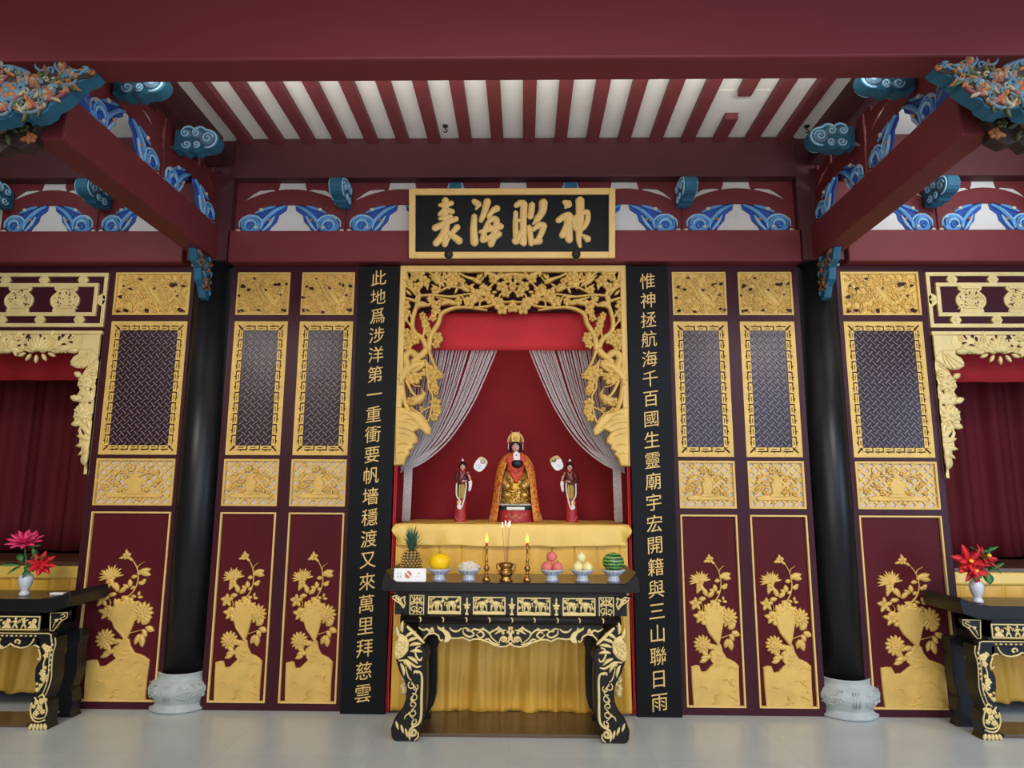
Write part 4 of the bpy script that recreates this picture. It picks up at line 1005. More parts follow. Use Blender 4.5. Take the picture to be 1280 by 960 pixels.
    for x, y, r in ((530, 775, 44), (528, 835, 46), (545, 870, 30)): P = c(x, y); mb.dome(P[0], P[1], r*q, r*q, .034, y0)
    P = c(540, 935); mb.leaf(P[0], P[1], .10, .03, PI/2, .02, y0)
    mb.xform(fl).build('openwork_carving', ['goldpale', 'aubergine'], t)
bay(-1, 'left'); bay(1, 'right')
# ------------------------------------------------------------------ shrine: pelmet, bead curtains, drapes, cloths
o = MB().sheet(24, 6, lambda u, v: (-.905+1.81*u, .15+.004*math.sin(u*22)*(1-v), 2.815+.33*v)).build('pelmet', 'red', solid=.012)
tag(o, 'plain bright red pelmet board across the top of the shrine opening', 'pelmet')
def bead_curtain(sg, label):
    inn = [at(px, py, .22) for px, py in ((623, 434), (612, 460), (592, 503), (568, 540), (548, 561), (525, 577), (508, 583), (500, 586))]
    inn = [(p.x, p.y) for p in cr([(x, z) for x, z in inn], 4)]
    mb = MB(); r = random.Random(4); N = 46; zt = inn[0][1]+.03; xo = -.895
    zt_ = inn[-1][1]
    for i in range(N):
        s = (i+.5)/N; s = min(1, max(0, s+r.uniform(-.008, .008))); pts = []
        for k, (x, z) in enumerate(inn):
            t = k/(len(inn)-1)
            zz = zt+(z-zt)*(1-.02*(1-s)); pts.append((sg*-(xo+(x-xo)*s)+0 if sg > 0 else xo+(x-xo)*s, .22+.035*math.sin(i*2.4)*(1-t)+.012*(i % 3)*t, zz+.014*t*((i % 5)-2)*s))
        mb.tube(pts, .0058 if s < .9 else .0068, 5)
    for i in range(16):   # tail hanging below the gather
        x = xo+.005+.058*(i % 8)/7; y = .20+.02*(i // 8)
        mb.tube([(sg*-(x) if sg > 0 else x, y, zt_+.02), ((-x-.0) if sg > 0 else x, y, zt_-.12), ((-x+.006) if sg > 0 else x-.006, y, 1.40)], .0048, 5)
    o = mb.build('bead_curtain', 'bead'); tag(o, label, 'curtain', 'bead curtains of the shrine', 'stuff')
bead_curtain(-1, 'pearly bead curtain gathered to the left side of the shrine')
bead_curtain(1, 'pearly bead curtain gathered to the right side of the shrine')
for sg, nm in ((-1, 'left'), (1, 'right')):
    def fn(u, v, sg=sg):
        z = .012+1.9*v; x = .9095+.022*u-(.012*math.sin(3+v*9)*(1-v)**4)*(1-u)
        return (sg*x, -.028-.012*math.sin(u*9+v*2)-(.03*(1-v)**8*math.sin(u*7)), z)
    o = MB().sheet(10, 40, fn).build('red_drape', 'red', solid=.006)
    tag(o, 'narrow red cloth hanging to the floor along the %s edge of the shrine' % nm, 'drape', 'red drapes at the shrine edges')
# cloth over the shrine shelf
XC = .905
def wav(u, a=1.0): return a*(.006*math.sin(u*31)+.005*math.sin(u*57+1)+.004*math.sin(u*13+2))
def topf(u, v):   # v: 0 back of shelf ... .6 front edge ... 1 hem
    x = -XC+2*XC*u
    if v < .6:
        y = .97-1.02*min(1, v/.59); z = 1.387+.002*math.sin(u*40+v*9)
    else:
        t = (v-.6)/.4; fl = .012*t+wav(u, t); y = -.05-.006*math.sin(min(1, t*3)*PI/2)-fl*.7
        sag = .003*math.sin(u*19)+.002*math.sin(u*37+1)+.004*(abs(u-.5)*2)**6
        z = 1.387-.155*t-sag*t-.012*math.sin(u*PI)*t
        e = max(0, abs(u-.5)*2-.93)/.07; y -= .03*e*math.sin(t*5); x += (.02*e*math.sin(t*6))*(1 if u > .5 else -1)
    return (x, y, z)
o = MB().sheet(150, 40, topf).build('altar_cloth', 'satin', solid=.006)
tag(o, 'bright yellow satin cloth over the shrine shelf, its front edge hanging down', 'cloth')
def pleat(s):   # flat box pleats with a soft valley
    f = s-math.floor(s)
    return -math.exp(-((f-.03)/.05)**2)-.55*math.exp(-((f-.97)/.04)**2)
def skirt_fn(x0, x1, y0, z0, z1, n, seed, amp=.02):
    r = random.Random(seed); ph = [r.uniform(0, 6) for _ in range(6)]
    def fn(u, v):
        x = x0+(x1-x0)*u; t = 1-v           # t: 0 top ... 1 hem
        cr_ = max(0, 1-t*1.6)
        y = y0-.006-amp*.7*pleat(u*n)*(.35+.65*cr_)*-1*.8 - t*amp*(.9*math.sin(u*n*2*PI*.5+ph[0])+.5*math.sin(u*n*2*PI*.93+ph[1]+2*t)+.3*math.sin(u*n*2*PI*1.7+ph[2]+5*t))
        y -= .012*t+(.010*math.sin(u*60+ph[3])+.007*math.sin(u*143+ph[4]))*max(0, t-.72)*3.4
        z = z0+(z1-z0)*v+.008*math.sin(u*n*5+ph[5])*t*t
        return (x, y, z)
    return fn
o = MB().sheet(260, 40, skirt_fn(-.90, .90, -.018, .014, 1.30, 10.3, 3)).build('altar_skirt', 'satingold', solid=.004)
tag(o, 'pleated gold satin skirt falling from the shrine shelf to the floor behind the central table', 'cloth')

# ------------------------------------------------------------------ figures in the shrine
YF = .40
def face(mb, cx, cy, cz, r, m_skin=0, m_hair=1, m_lip=2, m_white=3):
    """head looking towards -y: skull, nose, eyes, brows, lips, ears"""
    mb.mat(m_skin).ell((cx, cy, cz), (r*.80, r*.86, r*1.06), 18, 12)
    mb.ell((cx, cy-r*.12, cz-r*.45), (r*.56, r*.62, r*.52), 14, 9)
    mb.tube([(cx, cy-r*.86, cz+r*.12), (cx, cy-r*.98, cz-r*.16), (cx, cy-r*.84, cz-r*.22)], [r*.06, r*.11, r*.08], 8)
    for s in (-1, 1):
        mb.mat(m_skin).ell((cx+s*r*.80, cy, cz-r*.05), (r*.10, r*.16, r*.24), 8, 6)
        mb.mat(m_white).ell((cx+s*r*.32, cy-r*.76, cz+r*.06), (r*.17, r*.09, r*.065), 10, 6)
        mb.mat(m_hair).ell((cx+s*r*.32, cy-r*.82, cz+r*.06), (r*.075, r*.06, r*.07), 8, 6)
        mb.tube(cr([(cx+s*r*.12, cy-r*.83, cz+r*.26), (cx+s*r*.34, cy-r*.80, cz+r*.34), (cx+s*r*.56, cy-r*.62, cz+r*.27)], 3), r*.035, 5)
    mb.mat(m_lip).ell((cx, cy-r*.78, cz-r*.46), (r*.16, r*.09, r*.055), 10, 6)
def hand(mb, p, d, up, s, curl=.5):
    """palm with four curled fingers and a thumb; p wrist, d direction, up back of the hand, s hand length"""
    d = Vector(d).normalized(); up = Vector(up).normalized(); sd = d.cross(up).normalized(); p = Vector(p)
    mb.tube([p, p+d*s*.2, p+d*s*.5], [s*.15, s*.2, s*.19], 8, (1.0, .62))
    for k, l in zip((-1.5, -.5, .5, 1.5), (.42, .50, .47, .36)):
        b = p+d*s*.48+sd*s*.115*k
        mb.tube([b, b+d*s*l*.45-up*s*curl*.08, b+d*s*l*.75-up*s*curl*.26, b+d*s*l*.82-up*s*curl*.42], [s*.06, s*.058, s*.05, s*.035], 6)
    b = p+d*s*.15+sd*s*.17
    mb.tube([b, b+d*s*.18+sd*s*.12-up*s*.06, b+d*s*.36+sd*s*.10-up*s*.16], [s*.075, s*.065, s*.045], 6)

def goddess():
    cx = .028; z0 = 1.389
    t = thing('deity_statue', 'seated crowned goddess statue in orange cloak holding a white tablet', 'statue', (cx, YF, z0))
    def g(x, y): q = at(600+x/7.68, 535+y/7.68, YF); return q
    px = .0067/7.68
    zz = lambda y: max(z0, z0+(918-y)*.00688/7.68)
    # drum base
    mb = MB(); mb.lathe([(.150, z0), (.150, z0+.012), (.144, z0+.02), (.142, zz(815)), (.145, zz(806))], (cx, YF, 0), 40, 1, .8).build('drum_base', 'robered', t)
    mb = MB(); r = random.Random(2)
    for i in range(16):
        a = -1.0+i*.125; p = [(cx+.146*math.sin(a+d), YF-.146*.8*math.cos(a+d)-.001, zz(858)+h) for d, h in ((-.05, r.uniform(-.02, .02)), (.0, r.uniform(-.02, .02)), (.05, r.uniform(-.02, .02)))]
        if abs(a) < .75: mb.tube(cr(p, 3), .0022, 5)
    mb.build('gold_pattern', 'gold', t)
    mb = MB(); mb.lathe([(.135, zz(806)), (.138, zz(790)), (.132, zz(765))], (cx, YF, 0), 32, 1, .8).build('green_plinth', 'plinth', t)
    MB().box(cx-.075, cx+.075, YF-.118, YF-.09, zz(803), zz(775)).build('white_plinth_front', 'white', t, bevel=.005)
    # body: one continuous robed, seated figure
    prof = [(.126, zz(766)), (.132, zz(740)), (.130, zz(700)), (.122, zz(640)), (.112, zz(600)), (.108, zz(540)), (.105, zz(470)), (.096, zz(400)), (.085, zz(340)), (.06, zz(295)), (.030, zz(275)), (.026, zz(255))]
    MB().lathe(prof, (cx, YF+.01, 0), 32, 1, .72).build('body', 'goldrich', t)
    mb = MB(); r = random.Random(9)
    # knees, lap, sleeves and embossed dragons of the golden robe
    for s in (-1, 1):
        mb.ell((cx+s*.070, YF-.070, zz(665)), (.042, .038, .032), 14, 9)
        mb.tube(cr([(cx+s*.085, YF-.02, zz(450)), (cx+s*.095, YF-.07, zz(540)), (cx+s*.055, YF-.10, zz(600))], 5), [.03]*5+[.034]*6, 10)
    for i in range(210):
        a = r.uniform(-1.25, 1.25); y_ = r.uniform(470, 760); R_ = .13 if y_ > 640 else .115
        c_ = (cx+R_*math.sin(a), YF+.008-R_*.78*math.cos(a), zz(y_))
        if r.random() < .5: mb.ell(c_, (r.uniform(.006, .014), .010, r.uniform(.005, .010)), 7, 5)
        else:
            b = r.uniform(0, 6.3); mb.tube(cr([c_, (c_[0]+.012*math.cos(b), c_[1]-.010, c_[2]+.012*math.sin(b)), (c_[0]+.03*math.cos(b+.6), c_[1]+.002, c_[2]+.03*math.sin(b+.6))], 3), .0045, 5)
    mb.build('embossed_robe', 'goldrich', t)
    mb = MB()
    for i in range(60):
        a = -1.35+2.7*i/59; mb.ell((cx+.142*math.sin(a), YF-.142*.78*math.cos(a)+.01, zz(755)+.004*math.sin(i*2)), (.0045, .0045, .0045), 6, 4)
    for s in (-1, 1):
        for i in range(16): mb.ell((cx+s*(.118+.016*i/15), YF-.07+.02*i/15, zz(560+190*i/15)), (.0042, .0042, .0042), 6, 4)
    mb.build('pearl_trim', 'white', t)
    # cloak
    def ck(u, v):
        y_ = 268+640*v
        w = [(268, .052), (310, .108), (380, .146), (470, .164), (560, .174), (680, .186), (800, .200), (908, .220)]
        for (a0, b0), (a1, b1) in zip(w, w[1:]):
            if a0 <= y_ <= a1+.01: hw = b0+(b1-b0)*(y_-a0)/(a1-a0)
        op = .42+.36*min(1, v*2.0)          # half opening angle at the front
        a = op+(2*PI-2*op)*u
        k = 1+.012*math.sin(u*34+v*3)*v
        return (cx-.003-hw*k*math.sin(a), YF-.004-min(.135, hw)*k*math.cos(a)*.92, zz(y_))
    MB().sheet(70, 30, ck).build('cloak', 'cloak', t, solid=.007)
    for s in (-1, 1):
        mb = MB()
        for i in range(6): mb.tube(cr([(cx+s*(.182+.005*i), YF-.06+.004*i, zz(838)), (cx+s*(.188+.0055*i), YF-.07, zz(875)), (cx+s*(.190+.0075*i), YF-.075+.008*(i % 2), zz(914))], 3), .0042, 6)
        mb.build('cloak_fringe', 'morange', t)
    # red scarf, sash, dark sleeve, white tablet
    mb = MB()
    mb.prism([(cx+(x-347)*px, zz(y)) for x, y in ((255, 330), (285, 430), (300, 500), (352, 562), (405, 500), (425, 420), (445, 330), (400, 285), (345, 300), (290, 285))], YF-.118, YF-.05, .012)
    for i in range(12): mb.tube(cr([(cx+(268+14*i-347)*px, YF-.12, zz(440-abs(i-5.5)*6)), (cx+(272+13.2*i-347)*px, YF-.124, zz(455-abs(i-5.5)*6)), (cx+(276+12.5*i-347)*px, YF-.122, zz(470-abs(i-5.5)*6))], 2), .004, 5)
    mb.build('red_scarf', 'scarf', t)
    MB().prism([(cx+(x-345)*px, zz(y)) for x, y in ((315, 560), (370, 560), (366, 612), (318, 612))], YF-.112, YF-.08, .006).build('yellow_sash', 'yellow', t)
    mb = MB(); mb.ell((cx+(362-347)*px, YF-.128, zz(378)), (.050, .028, .037), 16, 10)
    mb.tube(cr([(cx-.05, YF-.06, zz(350)), (cx-.022, YF-.10, zz(374)), (cx+.01, YF-.118, zz(380))], 4), .018, 8); mb.tube(cr([(cx+.07, YF-.06, zz(350)), (cx+.042, YF-.10, zz(374)), (cx+.02, YF-.118, zz(380))], 4), .018, 8)
    mb.build('dark_sleeves', 'hair', t)
    mb = MB(); hand(mb, (cx-.008, YF-.135, zz(352)), (.6, -.1, .4), (-.2, -1, .2), .035); hand(mb, (cx+.034, YF-.135, zz(352)), (-.6, -.1, .4), (.2, -1, .2), .035)
    mb.build('hands', 'skin', t)
    MB().prism([(cx+(x-347)*px, zz(y)) for x, y in ((325, 345), (322, 285), (352, 262), (386, 285), (388, 345))], YF-.152, YF-.145, .001).build('white_tablet', 'white', t)
    MB().ell((cx+(352-347)*px, YF-.153, zz(300)), (.006, .002, .007), 10, 6).build('tablet_mark', 'ink', t)
    # head, hair, crown
    hc = (cx-.003, YF-.035, zz(212)); R_ = .043
    mb = MB(); face(mb, *hc, R_); mb.mat(0).tube([(hc[0], hc[1]+.01, zz(250)), (hc[0], hc[1]+.012, zz(285))], .02, 10)
    mb.build('head', ['skin', 'hair', 'robered', 'white'], t)
    mb = MB(); mb.ell((hc[0], hc[1]+.012, hc[2]+.008), (R_*1.0, R_*.92, R_*1.10), 18, 12)
    for s in (-1, 1): mb.tube(cr([(hc[0]+s*R_*.3, hc[1]-R_*.82, hc[2]+R_*.78), (hc[0]+s*R_*.85, hc[1]-R_*.4, hc[2]+R_*.3), (hc[0]+s*R_*.98, hc[1]-.005, hc[2]-R_*.7), (hc[0]+s*R_*.7, hc[1]+.01, hc[2]-R_*1.3)], 4), .010, 8)
    mb.tube(cr([(hc[0]-R_*.85, hc[1]-R_*.45, hc[2]+R_*.55), (hc[0], hc[1]-R_*.92, hc[2]+R_*.82), (hc[0]+R_*.85, hc[1]-R_*.45, hc[2]+R_*.55)], 5), .008, 8)
    mb.build('hair', 'hair', t)
    mb = MB(); cz = zz(175)
    mb.lathe([(.041, 0), (.043, .010), (.040, .03), (.034, .055), (.02, .072), (.001, .076)], (hc[0], hc[1]+.008, cz-.005), 24)
    mb.prism([(hc[0]+(x-343)*px, zz(y)) for x, y in ((306, 168), (300, 120), (312, 104), (302, 66), (322, 90), (345, 78), (368, 90), (385, 66), (376, 104), (386, 120), (382, 168))], hc[1]-.056, hc[1]-.048, .002)
    for i in range(26):
        a = PI*(.02+.96*i/25); x, z = hc[0]+.064*math.cos(a), cz+.008+.075*math.sin(a)
        mb.ell((x, hc[1]-.02, z), (.0065, .008, .0065), 8, 5); mb.ell((hc[0]+(x-hc[0])*.85, hc[1]-.035, cz+(z-cz)*.85), (.006, .006, .006), 8, 5)
    mb.flower(hc[0], cz+.035, .022, 6, .012, hc[1]-.056)
    mb.build('crown', 'gold', t)
    mb = MB()
    for i in range(18):
        a = PI*(.0+1.0*i/17); mb.ell((hc[0]+.068*math.cos(a), hc[1]-.022, cz+.008+.080*math.sin(a)), (.0042, .0042, .0042), 6, 5)
    for s in (-1, 1):
        for k in range(6): mb.ell((hc[0]+s*.062, hc[1]-.02, cz-.004-.010*k), (.0040, .004, .0044), 6, 5)
    mb.build('crown_pearls', 'white', t)
goddess()
def attendant(cx, sg, label):
    """sg = side on which the forearm is raised (+1: viewer's right)"""
    z0 = 1.389
    t = thing('attendant_statue', label, 'statue', (cx, YF, z0))
    H = .00645/10.66; H2 = .0069/10.66
    X = lambda x: cx+sg*(x-232)*H
    Z = lambda y: z0+(890-y)*H2
    def ring(xc, y, rx, ry, n=20): return [(X(xc)+rx*math.cos(2*PI*i/n), YF+ry*math.sin(2*PI*i/n), Z(y)) for i in range(n)]
    MB().loft([ring(*a) for a in ((222, 890, .050, .038), (222, 880, .052, .040), (222, 850, .049, .038), (224, 760, .046, .036), (228, 640, .043, .034), (232, 520, .041, .032), (236, 430, .040, .030), (240, 370, .036, .028), (243, 310, .040, .027), (244, 262, .040, .024), (245, 240, .022, .018), (245, 215, .012, .012))]).build('body', 'robered', t)
    MB().loft([ring(*a) for a in ((232, 480, .047, .036), (236, 430, .046, .035), (240, 370, .041, .032), (243, 310, .045, .031), (244, 258, .043, .027), (245, 238, .024, .021))]).build('jacket', 'robe', t)
    mb = MB()  # collar and lower trims
    mb.tube(cr([(X(215), YF-.022, Z(238)), (X(240), YF-.034, Z(290)), (X(215), YF-.036, Z(340))], 4), .0045, 6); mb.tube(cr([(X(275), YF-.020, Z(238)), (X(262), YF-.033, Z(285)), (X(240), YF-.036, Z(310))], 4), .0045, 6)
    mb.build('collar', 'pinkp', t); mb = MB()
    mb.tube(cr([(X(150), YF-.012, Z(800)), (X(190), YF-.037, Z(862)), (X(240), YF-.040, Z(868)), (X(296), YF-.012, Z(840))], 4), .004, 6)
    mb.build('hem_line', 'pinkp', t)
    mb = MB()  # white bordered apron loop
    lp = [(170, 385), (168, 470), (172, 550), (205, 600), (225, 640), (188, 690), (215, 722), (245, 700), (272, 620), (292, 520), (302, 430), (298, 380)]
    mb.tube(cr([(X(x), YF-.036-.006*math.cos((x-232)/60), Z(y)) for x, y in lp], 4), .0062, 7)
    mb.ell((X(215), YF-.036, Z(690)), (.015, .008, .020), 10, 7)
    mb.build('white_sash', 'white', t)
    MB().ell((X(238), YF-.030, Z(500)), (.033, .012, .066), 16, 10).build('dark_apron', 'olive', t)
    mb = MB()
    for dx in (-28, -8, 14, 34): mb.tube(cr([(X(238+dx), YF-.040, Z(405)), (X(240+dx), YF-.046, Z(500)), (X(236+dx*.8), YF-.040, Z(590))], 4), .004, 6)
    mb.build('apron_stripes', 'gold', t)
    MB().ell((X(208), YF-.037, Z(640)), (.020, .008, .022), 12, 8).build('gold_flap', 'gold', t)
    # arms
    mb = MB(); mb.tube(cr([(X(180), YF, Z(258)), (X(160), YF-.012, Z(320)), (X(180), YF-.034, Z(375)), (X(240), YF-.046, Z(372))], 5), [.016]*6+[.015]*10, 9)
    mb.tube(cr([(X(305), YF, Z(258)), (X(330), YF-.004, Z(310)), (X(352), YF-.01, Z(360))], 5), .015, 9)
    mb.build('sleeves', 'robe', t)
    mb = MB(); mb.tube([(X(245), YF-.047, Z(372)), (X(275), YF-.047, Z(362))], .008, 8); hand(mb, (X(270), YF-.048, Z(364)), (sg*1, 0, .15), (0, -1, .2), .030)
    mb.tube(cr([(X(352), YF-.012, Z(355)), (X(350), YF-.028, Z(315)), (X(332), YF-.040, Z(285))], 4), [.010, .010, .010, .010, .009, .009, .009, .009, .008], 8)
    hand(mb, (X(332), YF-.040, Z(287)), (-sg*.3, -.2, 1), (sg*-.2, 1, 0), .032)
    mb.build('forearms_and_hands', 'skin', t)
    mb = MB(); mb.tube(cr([(X(350), YF-.012, Z(350)), (X(358), YF-.016, Z(410)), (X(345), YF-.014, Z(495))], 4), [.012, .016, .017, .016, .015, .014, .013, .011, .008], 9, (1, .55)); mb.build('hanging_sleeve', 'white', t)
    hc = (X(248), YF-.012, Z(172)); R_ = .0305
    mb = MB(); face(mb, *hc, R_); mb.mat(0).tube([(hc[0], hc[1]+.006, Z(215)), (hc[0], hc[1]+.008, Z(245))], .011, 9); mb.build('head', ['skin', 'hair', 'robered', 'white'], t)
    mb = MB(); mb.ell((hc[0], hc[1]+.009, hc[2]+.006), (R_*.98, R_*.95, R_*1.12), 16, 10); mb.ell((hc[0], hc[1]+.002, Z(82)), (.014, .013, .016), 12, 8)
    for s in (-1, 1): mb.tube(cr([(hc[0], hc[1]-R_*.86, hc[2]+R_*.80), (hc[0]+s*R_*.7, hc[1]-R_*.55, hc[2]+R_*.45), (hc[0]+s*R_*.92, hc[1], hc[2]-R_*.3)], 4), .007, 7)
    mb.build('hair', 'hair', t)
    mb = MB(); mb.prism([(hc[0]-.012, Z(102)), (hc[0]+.012, Z(102)), (hc[0]+.006, Z(80)), (hc[0], Z(66)), (hc[0]-.006, Z(80))], hc[1]-.024, hc[1]-.014, .002); mb.build('hair_ornament', 'white', t)
    return (X(333), YF-.050, Z(268))
h1 = attendant(-.435, 1, 'slim lady attendant statue in maroon and red robe at the left of the goddess')
h2 = attendant(.495, -1, 'slim lady attendant statue in maroon and red robe at the right of the goddess')
def fan(c, ang, hold, top, label, motif):
    t = thing('hand_fan', label, 'fan', (c[0], YF-.06, c[1]))
    def rp(x, z): return (c[0]+x*math.cos(ang)-z*math.sin(ang), c[1]+x*math.sin(ang)+z*math.cos(ang))
    P = []
    for i in range(32):
        a = 2*PI*i/32; e = .62
        x = .047*abs(math.cos(a))**e*math.copysign(1, math.cos(a)); z = .062*abs(math.sin(a))**e*math.copysign(1, math.sin(a)); P.append(rp(x*(1-.10*(z < 0)*abs(z)/.06), z))
    MB().prism(P, YF-.064, YF-.056, .002).build('fan_leaf', 'card', t)
    MB().prism([p for p in P if ((p[0]-c[0])*-math.sin(ang)+(p[1]-c[1])*math.cos(ang)) > .008], YF-.0655, YF-.062, .0).build('upper_wash', top, t)
    mb = MB(); y = YF-.066
    if motif == 'ring':
        mb.mat(0).stroke([(rp(.002, .030)[0]+.016*math.cos(2*PI*i/14), rp(.002, .030)[1]+.016*math.sin(2*PI*i/14)) for i in range(15)], .0035, .002, y)
        for dx, dz in ((-.02, -.02), (-.005, -.03), (.012, -.018), (-.015, -.005), (.015, -.035), (0, -.045)): mb.mat(1); mb.leaf(*rp(dx, dz), .018, .005, dx*80, .002, YF-.0645)
    else:
        mb.mat(0); mb.leaf(*rp(-.014, .018), .03, .008, ang+1.9, .002, y); mb.leaf(*rp(-.004, .02), .026, .007, ang+1.1, .002, y); mb.leaf(*rp(-.02, .02), .03, .006, ang+.2, .002, y)
        mb.mat(1); mb.stroke([rp(.0, -.015), rp(.014, -.03), rp(-.012, -.03), rp(.0, -.015)], .003, .002, YF-.0645)
    mb.build('painted_motif', ['ink', 'bluel'], t)
    e = Vector(hold); b = Vector((rp(0, -.055)[0], YF-.055, rp(0, -.055)[1])); d = (e-b).normalized()
    MB().tube([b, e+d*.035], .0035, 8).build('handle', 'robe', t)
fan(at(600.5, 580.5, YF-.06), -.62, h1, 'cream', 'small white fan with a brown ring, held by the left attendant statue', 'ring')
fan(at(696, 579, YF-.06), .50, h2, 'pineay', 'small white and yellow fan with a dark leaf, held by the right attendant statue', 'leaf')

# ------------------------------------------------------------------ offering tables
def lion_leg(c, y0, y1, t, q, flip, gold=True):
    """carved cabriole leg; c maps crop coordinates to (x, z); flip mirrors it"""
    fl = flip
    L = thing_leg = None
    body = MB(); body.prism([c(*k) for k in [(207, 100), (165, 165), (138, 235), (136, 300), (146, 350), (168, 425), (205, 495), (220, 550), (214, 620), (195, 680), (165, 725), (130, 770), (108, 830), (112, 885), (128, 912), (150, 920), (288, 919), (306, 890), (306, 850), (298, 828), (330, 792), (350, 720), (358, 600), (360, 420), (358, 360), (372, 320), (366, 285), (350, 255), (335, 245), (348, 222), (290, 160), (240, 100)]], y0, y1, .006)
    leg = body.xform(fl).build('leg', 'wood', t)
    if not gold: return leg
    mb = MB(); Y = y0
    def s(pts, w, h=.010, m=0):
        P = cr([c(*k) for k in pts], 5); mb.stroke(P, [w*q*(.55+.45*math.sin(PI*(i+.5)/len(P))) for i in range(len(P))], h, Y)
    s([(222, 108), (280, 165), (345, 228)], 13, .014)
    # lion mask with mane
    mb.prism([c(*k) for k in [(178, 158), (222, 185), (238, 225), (232, 280), (200, 320), (160, 342), (140, 330), (134, 285), (142, 225)]], Y-.018, Y, .007)
    for x, y_, a in ((215, 130, 100), (232, 165, 40), (245, 195, 30), (262, 222, 20), (268, 262, 10), (250, 300, -20), (225, 325, -40), (200, 345, -60), (200, 170, 120)):
        P = c(x-22, y_+24); mb.leaf(P[0], P[1], 84*q, 13*q, math.radians(a+8), .018, Y, -.35)
    for x, y_, r in ((172, 235, 17), (195, 255, 15), (165, 275, 15), (190, 285, 16), (170, 305, 16), (205, 220, 13), (150, 255, 13)): P = c(x, y_); mb.dome(P[0], P[1], r*q, r*q*.8, .014, Y-.016, .3, 8)
    for pts in ([(150, 220), (180, 205), (215, 235)], [(150, 320), (180, 300), (215, 300)], [(145, 300), (170, 320), (190, 318)]): s(pts, 6, .034)
    s([(318, 248), (288, 262), (282, 300), (300, 340), (322, 345), (328, 325)], 8, .012)
    s([(165, 350), (220, 350), (255, 375), (290, 395), (322, 388)], 9, .012); s([(270, 425), (310, 430), (328, 470), (325, 600), (322, 740), (305, 790), (270, 812), (255, 790)], 10, .012)
    s([(300, 440), (285, 425), (270, 440)], 9, .014)
    for cx_, cz_, r, a, d in ((215, 365, 20, 0, 1.1), (255, 525, 26, 2, 1.2), (280, 540, 22, 1, -1.1), (270, 610, 28, 2, -1.2), (262, 660, 22, 0, 1.1), (265, 715, 28, 3, 1.2), (270, 780, 20, 1, -1.2)):
        P = c(cx_, cz_); mb.stroke(spiral(P[0], P[1], r*q, .3*r*q, a, d*.8, 14), 4.5*q, .008, Y)
    s([(215, 385), (222, 430), (235, 470), (255, 490)], 5); s([(255, 500), (290, 560), (250, 620), (285, 660), (245, 720), (275, 770)], 5); s([(245, 720), (215, 735), (205, 760)], 5)
    for x, y_, a in ((145, 775, -70), (180, 800, -70), (212, 825, -75), (235, 845, -80)):
        P = c(x, y_); mb.leaf(P[0], P[1], 58*q, 10*q, math.radians(a), .012, Y)
    P = c(268, 852); mb.stroke(spiral(P[0], P[1], 30*q, 6*q, 1.5, 1.5, 20), 8*q, .014, Y)
    s([(300, 850), (300, 885), (275, 912)], 6)
    mb.xform(fl).build('leg_carving', 'goldpale', leg)
    return leg
